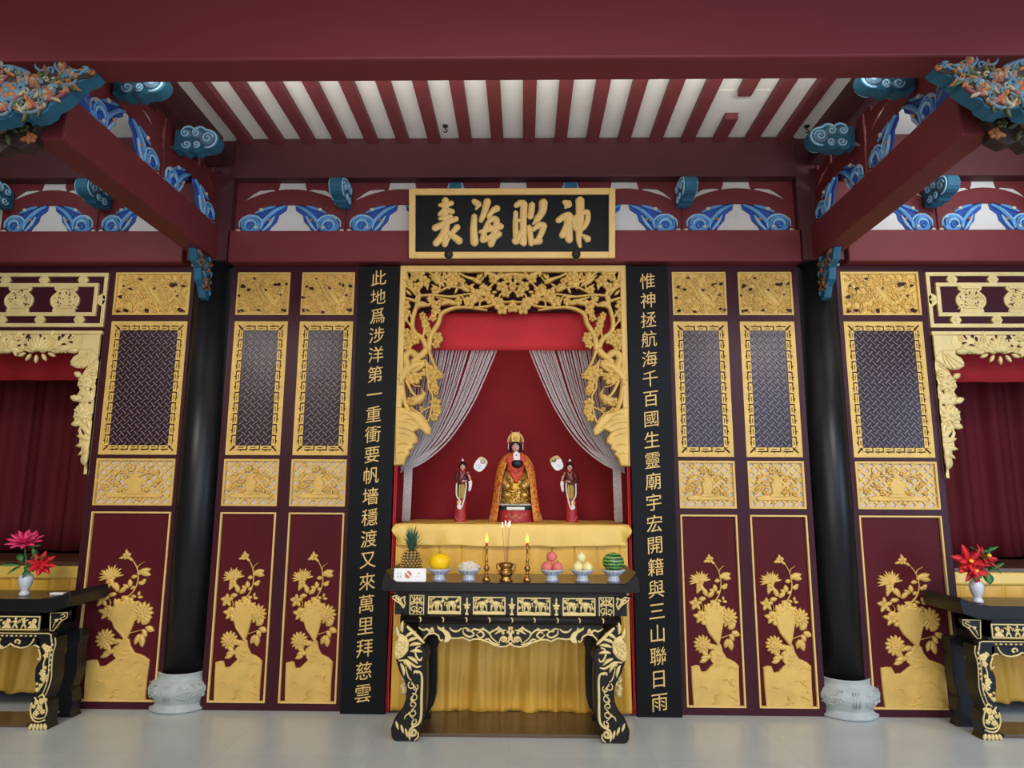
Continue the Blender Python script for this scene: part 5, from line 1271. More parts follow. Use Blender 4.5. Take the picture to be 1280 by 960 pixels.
def center_table():
    XC0, YF0, YB = .006, -.60, -.15
    t = thing('altar_table', 'large black altar table with upturned ends and gold carving, in front of the shrine', 'table', (XC0, -.4, 0))
    c4 = lambda x, y: at(480+x/8, 730+y/8, YF0)
    flip = lambda x, y, z: (2*XC0-x, y, z)
    ident = lambda x, y, z: (x, y, z)
    # top slab with everted ends (profile swept from front to back)
    a = [at(*k, -.66) for k in ((482, 713.5), (486, 719), (490, 724), (496, 728))]
    zt = a[-1][1]; b = [at(*k, -.66) for k in ((478, 739.5), (476, 736), (478, 722))]
    P = [(x, z) for x, z in a]; half = [(p[0]-XC0, p[1]) for p in P]
    prof = [(XC0+x, z) for x, z in half]+[(XC0-x, z) for x, z in reversed(half)]
    lo = [(x-XC0, z) for x, z in b]
    prof += [(XC0-x, z) for x, z in reversed(lo)]+[(XC0+x, z) for x, z in lo]
    mb = MB(); mb.prism(prof, -.66, -.10, .005); tp = mb.build('table_top', 'wood', t)
    MB().box(XC0+half[-1][0]+.02, XC0-half[-1][0]-.02, -.650, -.11, zt-.002, zt+.0015).build('top_panel', 'woodtop', tp)
    z1 = b[0][1]; f0, f1 = at(500, 768, YF0), at(782, 770, YF0); zr = f0[1]
    mb = MB(); mb.box(2*XC0-f1[0]-.01, f1[0]+.01, YF0, YB, zr, z1+.002).build('frieze', 'wood', t)
    MB().box(-.80, .80, YF0-.025, YB, z1-.012, z1+.002).build('moulding', 'wood', t, bevel=.004)
    for sgn in (0, 1):   # end spandrels
        mb = MB(); mb.prism([c4(*k) for k in [(60, 105), (240, 105), (240, 345), (205, 340), (180, 300), (190, 270), (150, 205), (110, 180), (85, 140)]], YF0-.01, YF0+.05, .004)
        m2 = MB()
        for pts in ([(85, 125), (130, 112), (170, 140), (215, 120)], [(90, 135), (120, 165), (160, 190), (200, 240)], [(120, 120), (140, 150), (175, 200)], [(170, 140), (175, 180), (205, 215)], [(215, 125), (205, 160), (215, 190), (200, 235)], [(110, 160), (135, 140), (170, 165)]):
            Q = cr([c4(*k) for k in pts], 5); m2.stroke(Q, .005, .010, YF0-.010)
        for m_ in (mb, m2): m_.xform(flip if sgn else ident)
        sp = mb.build('spandrel', 'wood', t); m2.build('spandrel_carving', 'goldpale', sp)
    # frieze panels
    def panel(x0, x1, y0_, y1_, ox, kind):
        a, b = at(ox+x0/8, 730+y1_/8, YF0), at(ox+x1/8, 730+y0_/8, YF0)
        mb = MB(); w, h = b[0]-a[0], b[1]-a[1]; Y = YF0
        P = lambda u, v: (a[0]+w*u, a[1]+h*v)
        if kind == 'lat':
            mb.frame(a[0], b[0], a[1], b[1], .006, Y-.010, Y+.004)
            for u, v, r, s0 in ((.28, .28, .22, 0), (.72, .28, .22, PI)): mb.stroke(spiral(*P(u, v), r*w, r*w*.3, s0, 1.1, 18), .0042, .009, Y)
            for pts in ([(.5, .05), (.5, .5), (.5, .95)], [(.1, .95), (.5, .55), (.9, .95)], [(.05, .55), (.3, .68), (.5, .9)], [(.95, .55), (.7, .68), (.5, .9)], [(.1, .5), (.5, .62), (.9, .5)], [(.3, .95), (.3, .72), (.1, .62)], [(.7, .95), (.7, .72), (.9, .62)], [(.2, .06), (.5, .2), (.8, .06)]):
                Q = cr([P(*k) for k in pts], 4); mb.stroke(Q, .0042, .009, Y)
        elif kind == 'post':
            mb.prism([P(*k) for k in ((0, 0), (1, 0), (.9, .12), (.7, .2), (.75, .35), (.3, .35), (.35, .2), (.1, .12))], Y-.010, Y, .003)
            for v, l in ((.38, .2), (.5, .3)):
                for k in (30, 90, 150): Q = P(.5, v); mb.leaf(Q[0], Q[1], l*h*.8, .009, math.radians(k), .010, Y)
            Q = P(.5, .72); mb.leaf(Q[0], Q[1], .28*h, .008, PI/2, .010, Y); mb.dome(*P(.5, .68), .35*w, .07*h, .010, Y)
        else:
            mb.frame(a[0], b[0], a[1], b[1], .008, Y-.012, Y+.004)
            mb.prism([P(*k) for k in ((.03, .06), (.97, .06), (.97, .14), (.7, .2), (.5, .15), (.3, .22), (.03, .16))], Y-.008, Y, .002)
            def beast(u, s, legs):   # walking animal with body, head, legs, tail
                B = [P(u-.12*s, .56), P(u, .60), P(u+.12*s, .62)]; mb.stroke(B, [.017, .020, .016], .014, Y)
                H = [P(u+.12*s, .64), P(u+.18*s, .76), P(u+.22*s, .70)]; mb.stroke(H, [.012, .011, .006], .015, Y)
                if kind == 'buf': mb.stroke(cr([P(u+.17*s, .78), P(u+.22*s, .9), P(u+.28*s, .86)], 4), .004, .012, Y)
                for k in range(4):
                    x_ = u+s*(-.13+.085*k); f = legs[k]
                    mb.stroke([P(x_, .55), P(x_+f*.5, .36), P(x_+f, .16)], [.010, .006, .005], .012, Y)
                mb.stroke(cr([P(u-.14*s, .60), P(u-.19*s, .66), P(u-.20*s, .45)], 4), .004, .010, Y)
                if kind in ('lion', 'horse'):
                    for k in range(4): Q = P(u+s*(.10+.03*k), .66+.03*k); mb.leaf(Q[0], Q[1], .022, .006, PI/2+.5*k*s, .016, Y)
            d = {'buf': (1, 1), 'lion': (1, -1), 'horse': (-1, -1), 'deer': (-1, -1)}[kind]
            beast(.27, d[0], (-.03, .03, -.02, .03)); beast(.70, d[1], (.03, -.03, .03, -.02))
            for u, v in ((.08, .8), (.16, .9), (.5, .92), (.56, .86), (.92, .8), (.92, .4), (.06, .4), (.45, .9)): Q = P(u, v); mb.flower(Q[0], Q[1], .012, 5, .010, Y)
        return mb.build('carved_panel', 'goldpale', t)
    panel(255, 405, 108, 308, 480, 'lat'); panel(440, 772, 122, 298, 480, 'buf'); panel(808, 850, 130, 315, 480, 'post'); panel(890, 1216, 128, 302, 480, 'lion')
    panel(1256, 1300, 132, 318, 480, 'post'); panel(52, 383, 135, 310, 640, 'horse'); panel(420, 465, 138, 326, 640, 'post'); panel(505, 832, 140, 314, 640, 'deer'); panel(868, 1016, 130, 332, 640, 'lat')
    # round moulding with gold crescents
    ra, rb = at(507, 774, YF0-.02), at(776, 776, YF0-.02); rz = ra[1]; k2 = rb[0]-XC0
    MB().tube([(XC0-k2, YF0-.012, rz), (XC0+k2, YF0-.012, rz)], .030, 16).build('round_moulding', 'wood', t)
    for k in range(9):
        x = at(470+(207, 313, 422, 530, 635, 740, 848, 950, 1060)[k]/3.765, 774, YF0)[0]
        mb = MB(); mb.stroke([(x+.012*math.sin(a_), rz+.018*math.cos(a_)) for a_ in (-.2, .5, 1.2, 1.9, 2.6)], [.002, .005, .006, .005, .002], .006, YF0-.040); mb.build('crescent', 'goldpale', t)
    # cusped apron
    low = [(395, 560), (405, 545), (440, 508), (500, 496), (545, 520), (556, 560), (572, 575), (592, 560), (605, 575), (640, 578), (660, 545), (720, 550), (790, 540), (858, 572), (900, 556), (960, 558), (1040, 585), (1110, 620), (1170, 634), (1220, 628), (1262, 606), (1282, 590)]
    Q = [c4(*k) for k in low]; Q = [(min(x, XC0), z) for x, z in Q]
    poly = Q+[(2*XC0-x, z) for x, z in reversed(Q)]; top = rz-.01
    poly += [(2*XC0-Q[0][0]+.05, top), (Q[0][0]-.05, top)]
    ap = MB().prism(poly, YF0+.0, YF0+.035, .003).build('apron', 'wood', t)
    m2 = MB()
    def s4(pts, w, h=.012):
        R_ = cr([c4(*k) for k in pts], 5); m2.stroke(R_, [w*(.5+.5*math.sin(PI*(i+.5)/len(R_))) for i in range(len(R_))], h, YF0)
    E_ = [c4(*k) for k in low]; m2.stroke([(x, z+.004) for x, z in E_[:8]], .0065, .012, YF0); m2.stroke([(x, z+.004) for x, z in E_[8:]], .0065, .012, YF0)
    m2.prism([c4(*k) for k in ((600, 580), (640, 580), (680, 540), (650, 480), (605, 450), (600, 420), (575, 440), (530, 415), (540, 450), (590, 480), (612, 520))], YF0-.012, YF0, .004)
    for pts in ([(345, 430), (390, 460), (430, 450), (455, 480), (430, 510)], [(455, 480), (480, 440), (500, 490)], [(655, 435), (690, 468), (740, 470), (775, 440)], [(780, 450), (820, 440), (870, 470), (900, 450), (950, 460), (1000, 455), (1050, 490), (1080, 540), (1140, 590)], [(870, 470), (900, 500), (860, 530), (800, 500), (790, 460)], [(920, 500), (960, 540), (1000, 510), (970, 475), (935, 490)],
                [(1080, 540), (1060, 490), (1110, 460), (1150, 440), (1200, 470)], [(1110, 500), (1160, 470), (1220, 460)], [(1150, 590), (1170, 540), (1200, 530), (1225, 550), (1200, 575), (1170, 560)], [(1000, 560), (1040, 550), (1090, 590), (1160, 605)], [(1150, 440), (1140, 420)], [(1220, 590), (1250, 560), (1270, 520), (1280, 440)], [(1240, 470), (1262, 500), (1280, 510)]):
        s4(pts, .008)
    for x, y_ in ((1150, 470), (1190, 490), (1240, 480), (1275, 540), (840, 460), (990, 450), (1195, 545), (470, 470), (1255, 440)): R_ = c4(x, y_); m2.flower(R_[0], R_[1], .013, 5, .014, YF0)
    m2.xform(lambda x, y, z: (x-XC0, y, z)).mirror_x().xform(lambda x, y, z: (x+XC0, y, z)).build('apron_carving', 'goldpale', ap)
    # legs
    cl = lambda x, y: at(470+x/5.647, 760+y/5.647, YF0-.01)
    zfix = cl(200, 919)[1]
    cz = lambda x, y: (cl(x, y)[0], (cl(x, y)[1]-zfix)*(1.0))
    q = .0057/5.647
    for fl in (ident, flip):
        lion_leg(cz, YF0-.03, YF0+.09, t, q, fl)
        lg = lion_leg(lambda x, y: (cz(x, y)[0]+.02, cz(x, y)[1]), YB-.10, YB, t, q, fl, False)
        mb = MB(); r = random.Random(3)   # gilded lion cub on the rear leg
        for k in range(14): mb.ell((cz(185, 0)[0]-.012+r.uniform(-.03, .012), YB-.10+r.uniform(-.03, .0), .235+.11*k/13+r.uniform(-.02, .03)-(.0)), (.020, .022, .018), 9, 6)
        mb.ell((cz(170, 0)[0]-.012, YB-.12, .215), (.026, .026, .024), 10, 7); mb.ell((cz(175, 0)[0]-.01, YB-.11, .36), (.028, .028, .03), 10, 7)
        mb.xform(fl).build('gilded_carving', 'goldpale', lg)
    return zt
ZT = center_table()
o = MB().box(-.615, .625, -.535, -.045, 0, .022).build('floor_board', 'woodtop', bevel=.003)
tag(o, 'brown board lying on the floor between the legs of the central altar table', 'board', 'brown floor boards')

def side_table(sg, nm):
    fl = (lambda x, y, z: (x, y, z)) if sg < 0 else (lambda x, y, z: (-x, y, z))
    Yf, Yb, zt = -.47, -.12, .872
    t = thing('side_table', 'black side altar table with gold carving in front of the %s bay' % nm, 'table', (sg*4.2, -.25, 0))
    c = lambda x, y: at(x/6, 760+y/6, Yf)
    xe = -3.20                                     # right end of the flat top
    half = [(-5.4, zt), (xe-.10, zt), (xe-.04, zt+.008), (xe+.03, zt+.026), (xe+.09, zt+.055), (xe+.10, zt+.02), (xe+.085, zt-.05), (xe-.02, zt-.085), (-5.4, zt-.085)]
    tp = MB().prism(half, Yf-.05, Yb+.05, .005).xform(fl).build('table_top', 'black', t)
    MB().box(-5.38, xe-.11, Yf-.045, Yb+.045, zt-.002, zt+.0015).xform(fl).build('top_panel', 'woodtop', tp)
    MB().box(-5.3, xe-.10, Yf, Yb, zt-.21, zt-.08).box(xe-.135, xe-.10, Yf, Yb, zt-.33, zt-.1).xform(fl).build('frieze', 'black', t)
    # spandrel under the end and its gilt tracery
    sp = MB().prism([c(*k) for k in ((372, 25), (520, 25), (515, 60), (470, 95), (440, 130), (410, 175), (372, 180))], Yf-.005, Yf+.03, .003).xform(fl).build('spandrel', 'black', t)
    m2 = MB()
    for pts in ([(385, 35), (512, 35), (508, 70), (460, 100), (430, 140), (405, 170), (380, 170), (385, 35)], [(400, 145), (415, 110), (440, 85), (470, 70), (495, 60), (480, 45), (460, 55)], [(425, 100), (415, 85)], [(455, 80), (470, 95)]):
        m2.stroke([c(*k) for k in pts], .0035, .006, Yf-.005)
    m2.dome(*c(428, 92), .012, .012, .01, Yf-.005); m2.xform(fl).build('spandrel_tracery', 'goldpale', sp)
    # carved frieze panel with small figures
    a, b = c(298, 165), c(0, 58); X1 = a[0]; X0 = X1-.60
    mb = MB(); mb.frame(X0, X1, a[1], b[1], .007, Yf-.010, Yf+.004); r = random.Random(8); h = b[1]-a[1]
    for i in range(9):
        x = X0+.05+.062*i; k = i % 3
        if k < 2:      # little dancing figures
            mb.dome(x, a[1]+h*.80, .010, .011, .012, Yf); mb.stroke([(x, a[1]+h*.68), (x, a[1]+h*.42)], [.013, .010], .012, Yf)
            for s in (-1, 1): mb.stroke([(x, a[1]+h*.62), (x+s*.018, a[1]+h*(.55+.2*(k-s*.3))), (x+s*.030, a[1]+h*(.72 if s > 0 else .5))], [.006, .005, .004], .010, Yf); mb.stroke([(x, a[1]+h*.42), (x+s*.012, a[1]+h*.25), (x+s*.016, a[1]+h*.10)], [.008, .006, .006], .010, Yf)
        else:
            mb.prism([(x-.035, a[1]+.01), (x+.035, a[1]+.01), (x+.025, a[1]+h*.35), (x, a[1]+h*.5), (x-.02, a[1]+h*.3)], Yf-.008, Yf, .002); mb.flower(x+.01, a[1]+h*.62, .02, 6, .010, Yf); mb.flower(x-.02, a[1]+h*.5, .014, 5, .010, Yf)
    mb.xform(fl).build('carved_panel', 'goldpale', t)
    mb = MB(); mb.frame(X0-.75, X0-.12, a[1], b[1], .007, Yf-.010, Yf+.004)
    for i in range(9): mb.flower(X0-.69+.062*i, a[1]+h*.45, .03, 5, .010, Yf)
    mb.xform(fl).build('carved_panel', 'goldpale', t)
    # waist rail and apron
    zr0, zr1 = c(200, 225)[1], c(200, 183)[1]
    MB().box(-5.3, c(425, 0)[0], Yf-.012, Yf+.04, zr0, zr1).xform(fl).build('waist_rail', 'black', t, bevel=.004)
    m2 = MB(); xr = c(425, 0)[0]
    m2.stroke([(-5.2, zr1-.004), (xr-.03, zr1-.004), (xr-.01, zr1-.012), (xr-.003, zr0-.02)], .0045, .006, Yf-.012)
    for i in range(30): m2.dome(xr-.12-.034*i, (zr0+zr1)/2-.002, .014 if i % 2 else .010, .006, .008, Yf-.012, 0, 6)
    m2.xform(fl).build('rail_tracery', 'goldpale', t)
    low = [(300, 300), (262, 282), (245, 292), (225, 282), (190, 296), (150, 300), (110, 282), (85, 268), (68, 290), (30, 300), (-30, 298), (-60, 280), (-100, 300), (-400, 300), (-900, 300), (-900, 215), (320, 215)]
    ap = MB().prism([c(*k) for k in low], Yf+.0, Yf+.03, .003).xform(fl).build('apron', 'black', t)
    m2 = MB()
    for i in range(4):
        dx = -i*270
        for pts in ([(300, 300), (270, 280), (250, 285)], [(262, 220), (240, 262), (205, 290), (150, 300)], [(150, 296), (110, 286), (80, 268), (62, 284)], [(120, 262), (118, 245), (135, 238), (152, 250), (148, 265), (135, 262)], [(62, 284), (30, 298), (5, 300), (-5, 262), (8, 225)]):
            Q = cr([c(x+dx, y) for x, y in pts], 5); m2.stroke(Q, .006, .010, Yf)
    m2.xform(fl).build('apron_tracery', 'goldpale', ap)
    # legs: carved front leg, plain rear one; the far pair stands outside the picture
    z0 = c(300, 905)[1]
    cz = lambda x, y: (c(x, y)[0], c(x, y)[1]-z0)
    out = [(300, 215), (436, 215), (436, 265), (420, 330), (412, 420), (408, 520), (390, 590), (372, 640), (350, 680), (368, 700), (366, 740), (374, 780), (360, 830), (350, 860), (366, 904), (224, 904), (262, 860), (240, 820), (232, 770), (238, 700), (262, 650), (276, 590), (268, 520), (272, 450), (290, 410), (312, 392), (322, 360), (308, 320)]
    for dx, y0, y1 in ((0, Yf-.012, Yf+.10), (0, Yb-.10, Yb)):
        lg = MB().prism([(min(5, x+dx), z) for x, z in (cz(*k) for k in out)], y0, y1, .004).xform(fl).build('leg', 'black', t)
        if y0 > -.3: continue
        m2 = MB()
        def s(pts, w, h=.009):
            Q = cr([cz(*k) for k in pts], 4); m2.stroke(Q, w, h, y0)
        s([(425, 215), (428, 265), (408, 340), (400, 430), (396, 520), (372, 600), (350, 650)], .0035); s([(400, 225), (400, 270), (385, 340), (378, 430), (372, 520), (350, 590), (325, 650)], .0035)
        for i in range(9): P = cz(406-5*i-(10 if i > 5 else 0), 270+38*i); m2.dome(P[0], P[1], .007, .010, .008, y0, 0, 6)
        for x, y_, r_ in ((365, 300, 32), (340, 280, 18), (355, 350, 24), (330, 480, 30), (350, 440, 16), (335, 520, 26), (350, 512, 20), (315, 575, 18), (290, 605, 20), (320, 690, 26), (285, 700, 20), (265, 730, 18), (310, 740, 24), (285, 780, 24), (330, 770, 22), (355, 680, 14), (290, 560, 12)):
            P = cz(x, y_); m2.flower(P[0], P[1], r_*.0009, 5, .012, y0, x)
        for pts in ([(300, 300), (312, 340), (310, 380), (290, 370)], [(345, 260), (370, 330), (340, 400), (335, 500), (345, 540), (300, 610)], [(270, 660), (300, 720), (260, 790), (290, 820), (345, 810), (362, 760), (350, 690)], [(250, 700), (240, 770), (260, 830), (300, 845), (350, 830)], [(300, 660), (330, 640), (345, 680), (320, 720)]): s(pts, .0055)
        for x, a_ in ((245, 250), (270, 262), (296, 270), (322, 278), (348, 290)): P = cz(x*.9+30, 858); m2.leaf(P[0], P[1], .045, .014, math.radians(a_), .012, y0)
        m2.xform(fl).build('leg_carving', 'goldpale', lg)
    MB().box(xe-.125, xe-.105, Yf+.09, Yb-.09, zt-.34, zt-.2).xform(fl).build('side_apron', 'black', t)
    o = MB().box(-5.2, -3.36, Yf+.03, -.16, 0, .022).xform(fl).build('floor_board', 'woodtop', bevel=.003)
    tag(o, 'brown board on the floor under the %s side table' % nm, 'board', 'brown floor boards')
    # shelf of the bay with its satin skirt
    t = thing('bay_shelf', 'brown wooden shelf inside the %s bay with a gold satin skirt' % nm, 'shelf', (sg*4.2, .35, 0))
    MB().box(-6.6, -3.445, .14, .95, 1.03, 1.065).xform(fl).build('shelf_board', 'woodtop', t, bevel=.004)
    MB().sheet(60, 6, lambda u, v: (-6.4+2.955*u, .118-.010*(1-v)+.004*math.sin(u*40)*(1-v), .94+.095*v)).xform(fl).build('satin_band', 'satin', t, solid=.005)
    MB().sheet(260, 30, skirt_fn(-6.4, -3.445, .135, .075, .95, 18.5, 5+sg)).xform(fl).build('satin_skirt', 'satingold', t, solid=.004)
    # curtains, pelmet
    o = MB().sheet(120, 8, lambda u, v: (-6.8+3.05*u, 1.25+.05*math.sin(u*52)+.02*math.sin(u*121+1), 1.065+2.38*v)).xform(fl).build('bay_curtain', 'curtain', solid=.008)
    tag(o, 'dark crimson curtain hanging at the back of the %s bay' % nm, 'curtain')
    o = MB().sheet(60, 5, lambda u, v: (-6.8+3.35*u, .55+.012*math.sin(u*60), 2.62+.75*v)).xform(fl).build('bay_pelmet', 'red', solid=.008)
    tag(o, 'red pelmet cloth behind the carved valance of the %s bay' % nm, 'pelmet')
    # dark guardian figure, mostly hidden behind the door jamb
    gx = -3.575; z0 = 1.066; yg = .55
    g = thing('guardian_statue', 'dim dark guardian statue on the %s bay shelf, half hidden by the door jamb' % nm, 'statue', (sg*gx, yg, z0))
    MB().lathe([(.10, 0), (.105, .02), (.09, .10), (.075, .2), (.085, .30), (.095, .36), (.06, .40), (.028, .42), (.026, .45)], (gx, yg, z0), 20, 1, .75).xform(fl).build('body', 'black', g)
    mb = MB(); face(mb, gx, yg-.01, z0+.50, .05); mb.xform(fl).build('head', ['darkp', 'hair', 'robe', 'slate'], g)
    mb = MB(); mb.ell((gx, yg, z0+.535), (.052, .05, .045), 14, 8); mb.ell((gx, yg, z0+.60), (.022, .022, .028), 10, 7); mb.xform(fl).build('hair', 'hair', g)
    mb = MB(); mb.tube(cr([(gx+.08, yg-.03, z0+.36), (gx+.02, yg-.10, z0+.30), (gx-.03, yg-.10, z0+.18), (gx+.02, yg-.11, z0+.05)], 5), .008, 6); mb.tube(cr([(gx+.10, yg-.02, z0+.42), (gx+.06, yg-.08, z0+.38), (gx+.07, yg-.10, z0+.28)], 5), .007, 6)
    for k in range(5): mb.tube(cr([(gx-.06, yg-.08, z0+.06+.05*k), (gx, yg-.10, z0+.045+.05*k), (gx+.06, yg-.08, z0+.06+.05*k)], 4), .005, 6)
    mb.xform(fl).build('ribbons', 'slate', g)
    return zt
ZS = side_table(-1, 'left'); side_table(1, 'right')

# ------------------------------------------------------------------ offerings on the central table
YO = -.585
def X_at(px, y=YO): return at(px, 728, y)[0]
ZT += .002
def dish(px, label):
    x = X_at(px); t = thing('offering_dish', label, 'dish', (x, YO, ZT))
    MB().lathe([(.034, 0), (.047, 0), (.048, .008), (.040, .014), (.037, .040), (.040, .050), (.072, .070), (.084, .082), (.084, .086), (.070, .078), (.038, .066), (.001, .064)], (x, YO, ZT), 36).build('bowl', 'porc', t)
    mb = MB(); mb.lathe([(.0478, .001), (.0492, .008), (.0408, .0143), (.0395, .012)], (x, YO, ZT), 36)
    for i in range(14):
        a = 2*PI*i/14
        mb.tube(cr([(x+.0405*math.cos(a), YO+.0405*math.sin(a), ZT+.047), (x+.058*math.cos(a+.1), YO+.058*math.sin(a+.1), ZT+.0605), (x+.076*math.cos(a+.2), YO+.076*math.sin(a+.2), ZT+.0745)], 3), .0035, 5)
        mb.tube([(x+.0385*math.cos(a+.1), YO+.0385*math.sin(a+.1), ZT+.02), (x+.0375*math.cos(a+.25), YO+.0375*math.sin(a+.25), ZT+.036)], .003, 5)
    mb.build('blue_painting', 'pblue', t)
    return x
def fruit_mesh(x, y, z, r, squash, m, name, label, group, tip=None, dimple=True):
    t = thing(name, label, name if name != 'yellow_melon' else 'melon', (x, y, z-r*squash), 0, group)
    prof = []
    for k in range(17):
        a = PI*k/16; rr = r*math.sin(a); zz = -r*squash*math.cos(a)
        if dimple and k > 13: zz -= .12*r*(1-(16-k)/3)**2
        if tip and k > 12: zz += tip*r*((k-12)/4)**2; rr *= .9
        prof.append((max(rr, .0006), zz))
    MB().lathe(prof, (0, 0, 0), 26).xform(lambda a, b, c_: (x+a, y+b, z+c_)).build('flesh', m, t)
    return t
def stem(t, x, y, z, m='olive', l=.012): MB().tube([(x, y, z), (x+.002, y-.001, z+l*.6), (x+.006, y-.002, z+l)], .0028, 6).build('stem', m, t)
ZD = ZT+.068
x = dish(549, 'blue and white footed dish holding the yellow melon'); t = fruit_mesh(x, YO, ZD+.062, .073, .86, 'melon', 'yellow_melon', 'big round yellow melon on a footed dish beside the pineapple', None); stem(t, x, YO, ZD+.118)
x = dish(586, 'blue and white footed dish holding the white noodles')
mb = MB(); r = random.Random(5)
mb.lathe([(.060, 0), (.058, .012), (.040, .034), (.018, .048), (.001, .050)], (x, YO, ZT+.079), 18)
for i in range(120):
    a, q = r.uniform(0, 6.3), r.uniform(0, 1)**.6; b = r.uniform(0, 6.3); R_ = .066*q; h = .045*(1-q*q)+.006
    P = [(x+R_*math.cos(a), YO+R_*math.sin(a), ZT+.078+h), (x+R_*math.cos(a)+.012*math.cos(b), YO+R_*math.sin(a)+.012*math.sin(b), ZT+.083+h), (x+R_*math.cos(a)+.026*math.cos(b+.7), YO+R_*math.sin(a)+.026*math.sin(b+.7), ZT+.077+h*.9)]
    mb.tube(cr(P, 3), .0030, 5)
tag(mb.build('noodles', 'noodle'), 'heap of white noodles on a footed dish left of the left candlestick', 'noodles', None, 'stuff')
x = dish(690, 'blue and white footed dish holding the pink peaches')
for dx, dy, dz, w in ((-.036, -.012, .034, 'lower left'), (.036, -.010, .034, 'lower right'), (-.002, -.004, .102, 'topmost')):
    t = fruit_mesh(x+dx, YO+dy, ZD+dz, .0375, .96, 'peach', 'peach', 'pink peach, the %s of the three on the dish' % w, 'pink peaches on a dish', None); stem(t, x+dx, YO+dy, ZD+dz+.033)
x = dish(728, 'blue and white footed dish holding the pale yellow pears')
for dx, dy, dz, w in ((-.032, -.012, .034, 'lower left'), (.036, -.008, .032, 'lower right'), (-.008, -.004, .098, 'topmost')):
    t = fruit_mesh(x+dx, YO+dy, ZD+dz, .0345, .95, 'pear', 'pear', 'pale yellow pear, the %s of the three on the dish' % w, 'pale pears on a dish', .25, False); stem(t, x+dx, YO+dy, ZD+dz+.038, 'pineay')
x = dish(767, 'blue and white footed dish holding the watermelon at the right end of the table')
t = thing('watermelon', 'small striped green watermelon on a footed dish at the right end of the table', 'watermelon', (x, YO, ZD))
o = MB().lathe([(max(.0006, .075*math.sin(PI*k/18)), -.064*math.cos(PI*k/18)) for k in range(19)], (0, 0, 0), 32).build('rind', 'wmelon', t, local=True); o.location = (0, 0, .068)
MB().tube([(x, YO, ZD+.118), (x+.004, YO, ZD+.128), (x+.012, YO, ZD+.132)], .003, 6).build('stem', 'olive', t)
# pineapple
px_, py_ = X_at(513.5, -.46), -.46
t = thing('pineapple', 'ripe pineapple with green crown standing behind the white card', 'pineapple', (px_, py_, ZT))
prof = [(.040, 0), (.060, .02), (.069, .06), (.070, .10), (.065, .145), (.052, .182), (.032, .198), (.001, .200)]
MB().lathe(prof, (px_, py_, ZT), 24).build('fruit', 'pinea', t)
mb = MB()
for k in range(10):
    z = .016+k*.0188; R_ = [b for b in prof]; rr = .0
    for (a0, z0), (a1, z1) in zip(prof, prof[1:]):
        if z0 <= z <= z1: rr = a0+(a1-a0)*(z-z0)/(z1-z0)
    n = max(6, int(rr*2*PI/.026))
    for i in range(n):
        a = 2*PI*(i+.5*(k % 2))/n; mb.ell((px_+rr*math.cos(a), py_+rr*math.sin(a), ZT+z), (.0085, .0085, .0070), 7, 5)
        d = Vector((math.cos(a), math.sin(a), 0)); b = Vector((px_, py_, ZT+z))+d*(rr+.006); mb.tube([b, b+d*.004+Vector((0, 0, .006)), b+d*.003+Vector((0, 0, .011))], [.003, .002, .0008], 5)
mb.build('eyes', 'pineay', t)
mb = MB(); r = random.Random(1)
for k in range(44):
    a = k*2.4; q = k/44; L = .075+.075*q*(1-.25*q); sp = .072*(1-q)+.010; z0 = ZT+.192+.055*q
    p = [Vector((px_+.012*math.cos(a), py_+.012*math.sin(a), z0)), Vector((px_+(.012+sp*.5)*math.cos(a), py_+(.012+sp*.5)*math.sin(a), z0+L*.55)), Vector((px_+(.014+sp)*math.cos(a), py_+(.014+sp)*math.sin(a), z0+L*(.80+.2*q)))]
    P = cr(p, 4); mb.tube(P, [.0075*(1-.9*i/(len(P)-1)) for i in range(len(P))], 6, (1, .4))
mb.build('crown', 'greend', t)
# notice card
ca = at(491.5, 729, -.645); cb = at(533, 713, -.625); wc = at(531.5, 729, -.645)[0]-ca[0]; hc_ = .088
t = thing('notice_card', 'white folded card with a red no-sign standing at the left end of the table', 'card', (ca[0]+wc/2, -.63, ZT)); t.rotation_euler = (-.20, 0, .02)
mb = MB(); mb.box(-wc/2, wc/2, -.0012, .0012, 0, hc_); mb.sheet(2, 2, lambda u, v: (-wc/2+wc*u, .0012+.034*(1-v), hc_*v+.009*(1-v))).build('card', 'card', t, local=True)
mb = MB(); cx_ = -.012; cz_ = hc_*.52
mb.prism([(cx_+.024*math.cos(2*PI*i/28), cz_+.024*math.sin(2*PI*i/28)) for i in range(28)], -.0022, -.0011); mb.build('red_disc', 'signred', t, local=True)
mb = MB(); mb.obox((cx_+.001, cz_), (.025, .0042), -PI/4, -.0030, -.0020); mb.build('white_slash', 'card', t, local=True)
mb = MB()
for i, ch in enumerate('請勿觸摸'):
    v, f = tri_mesh_text(ch); s = .0115; mb.add([(-.082+.018*(i % 2)+p[0]*s, -.0012-p[2]*.02, hc_*(.62-.24*(i // 2))+p[1]*s) for p in v], f)
mb.obox((.062, hc_*.63), (.004, .004), .3, -.002, -.001); mb.build('grey_writing', 'ink', t, local=True)
MB().box(.046, .088, -.0018, -.0010, hc_*.405, hc_*.42).build('red_line', 'signred', t, local=True)
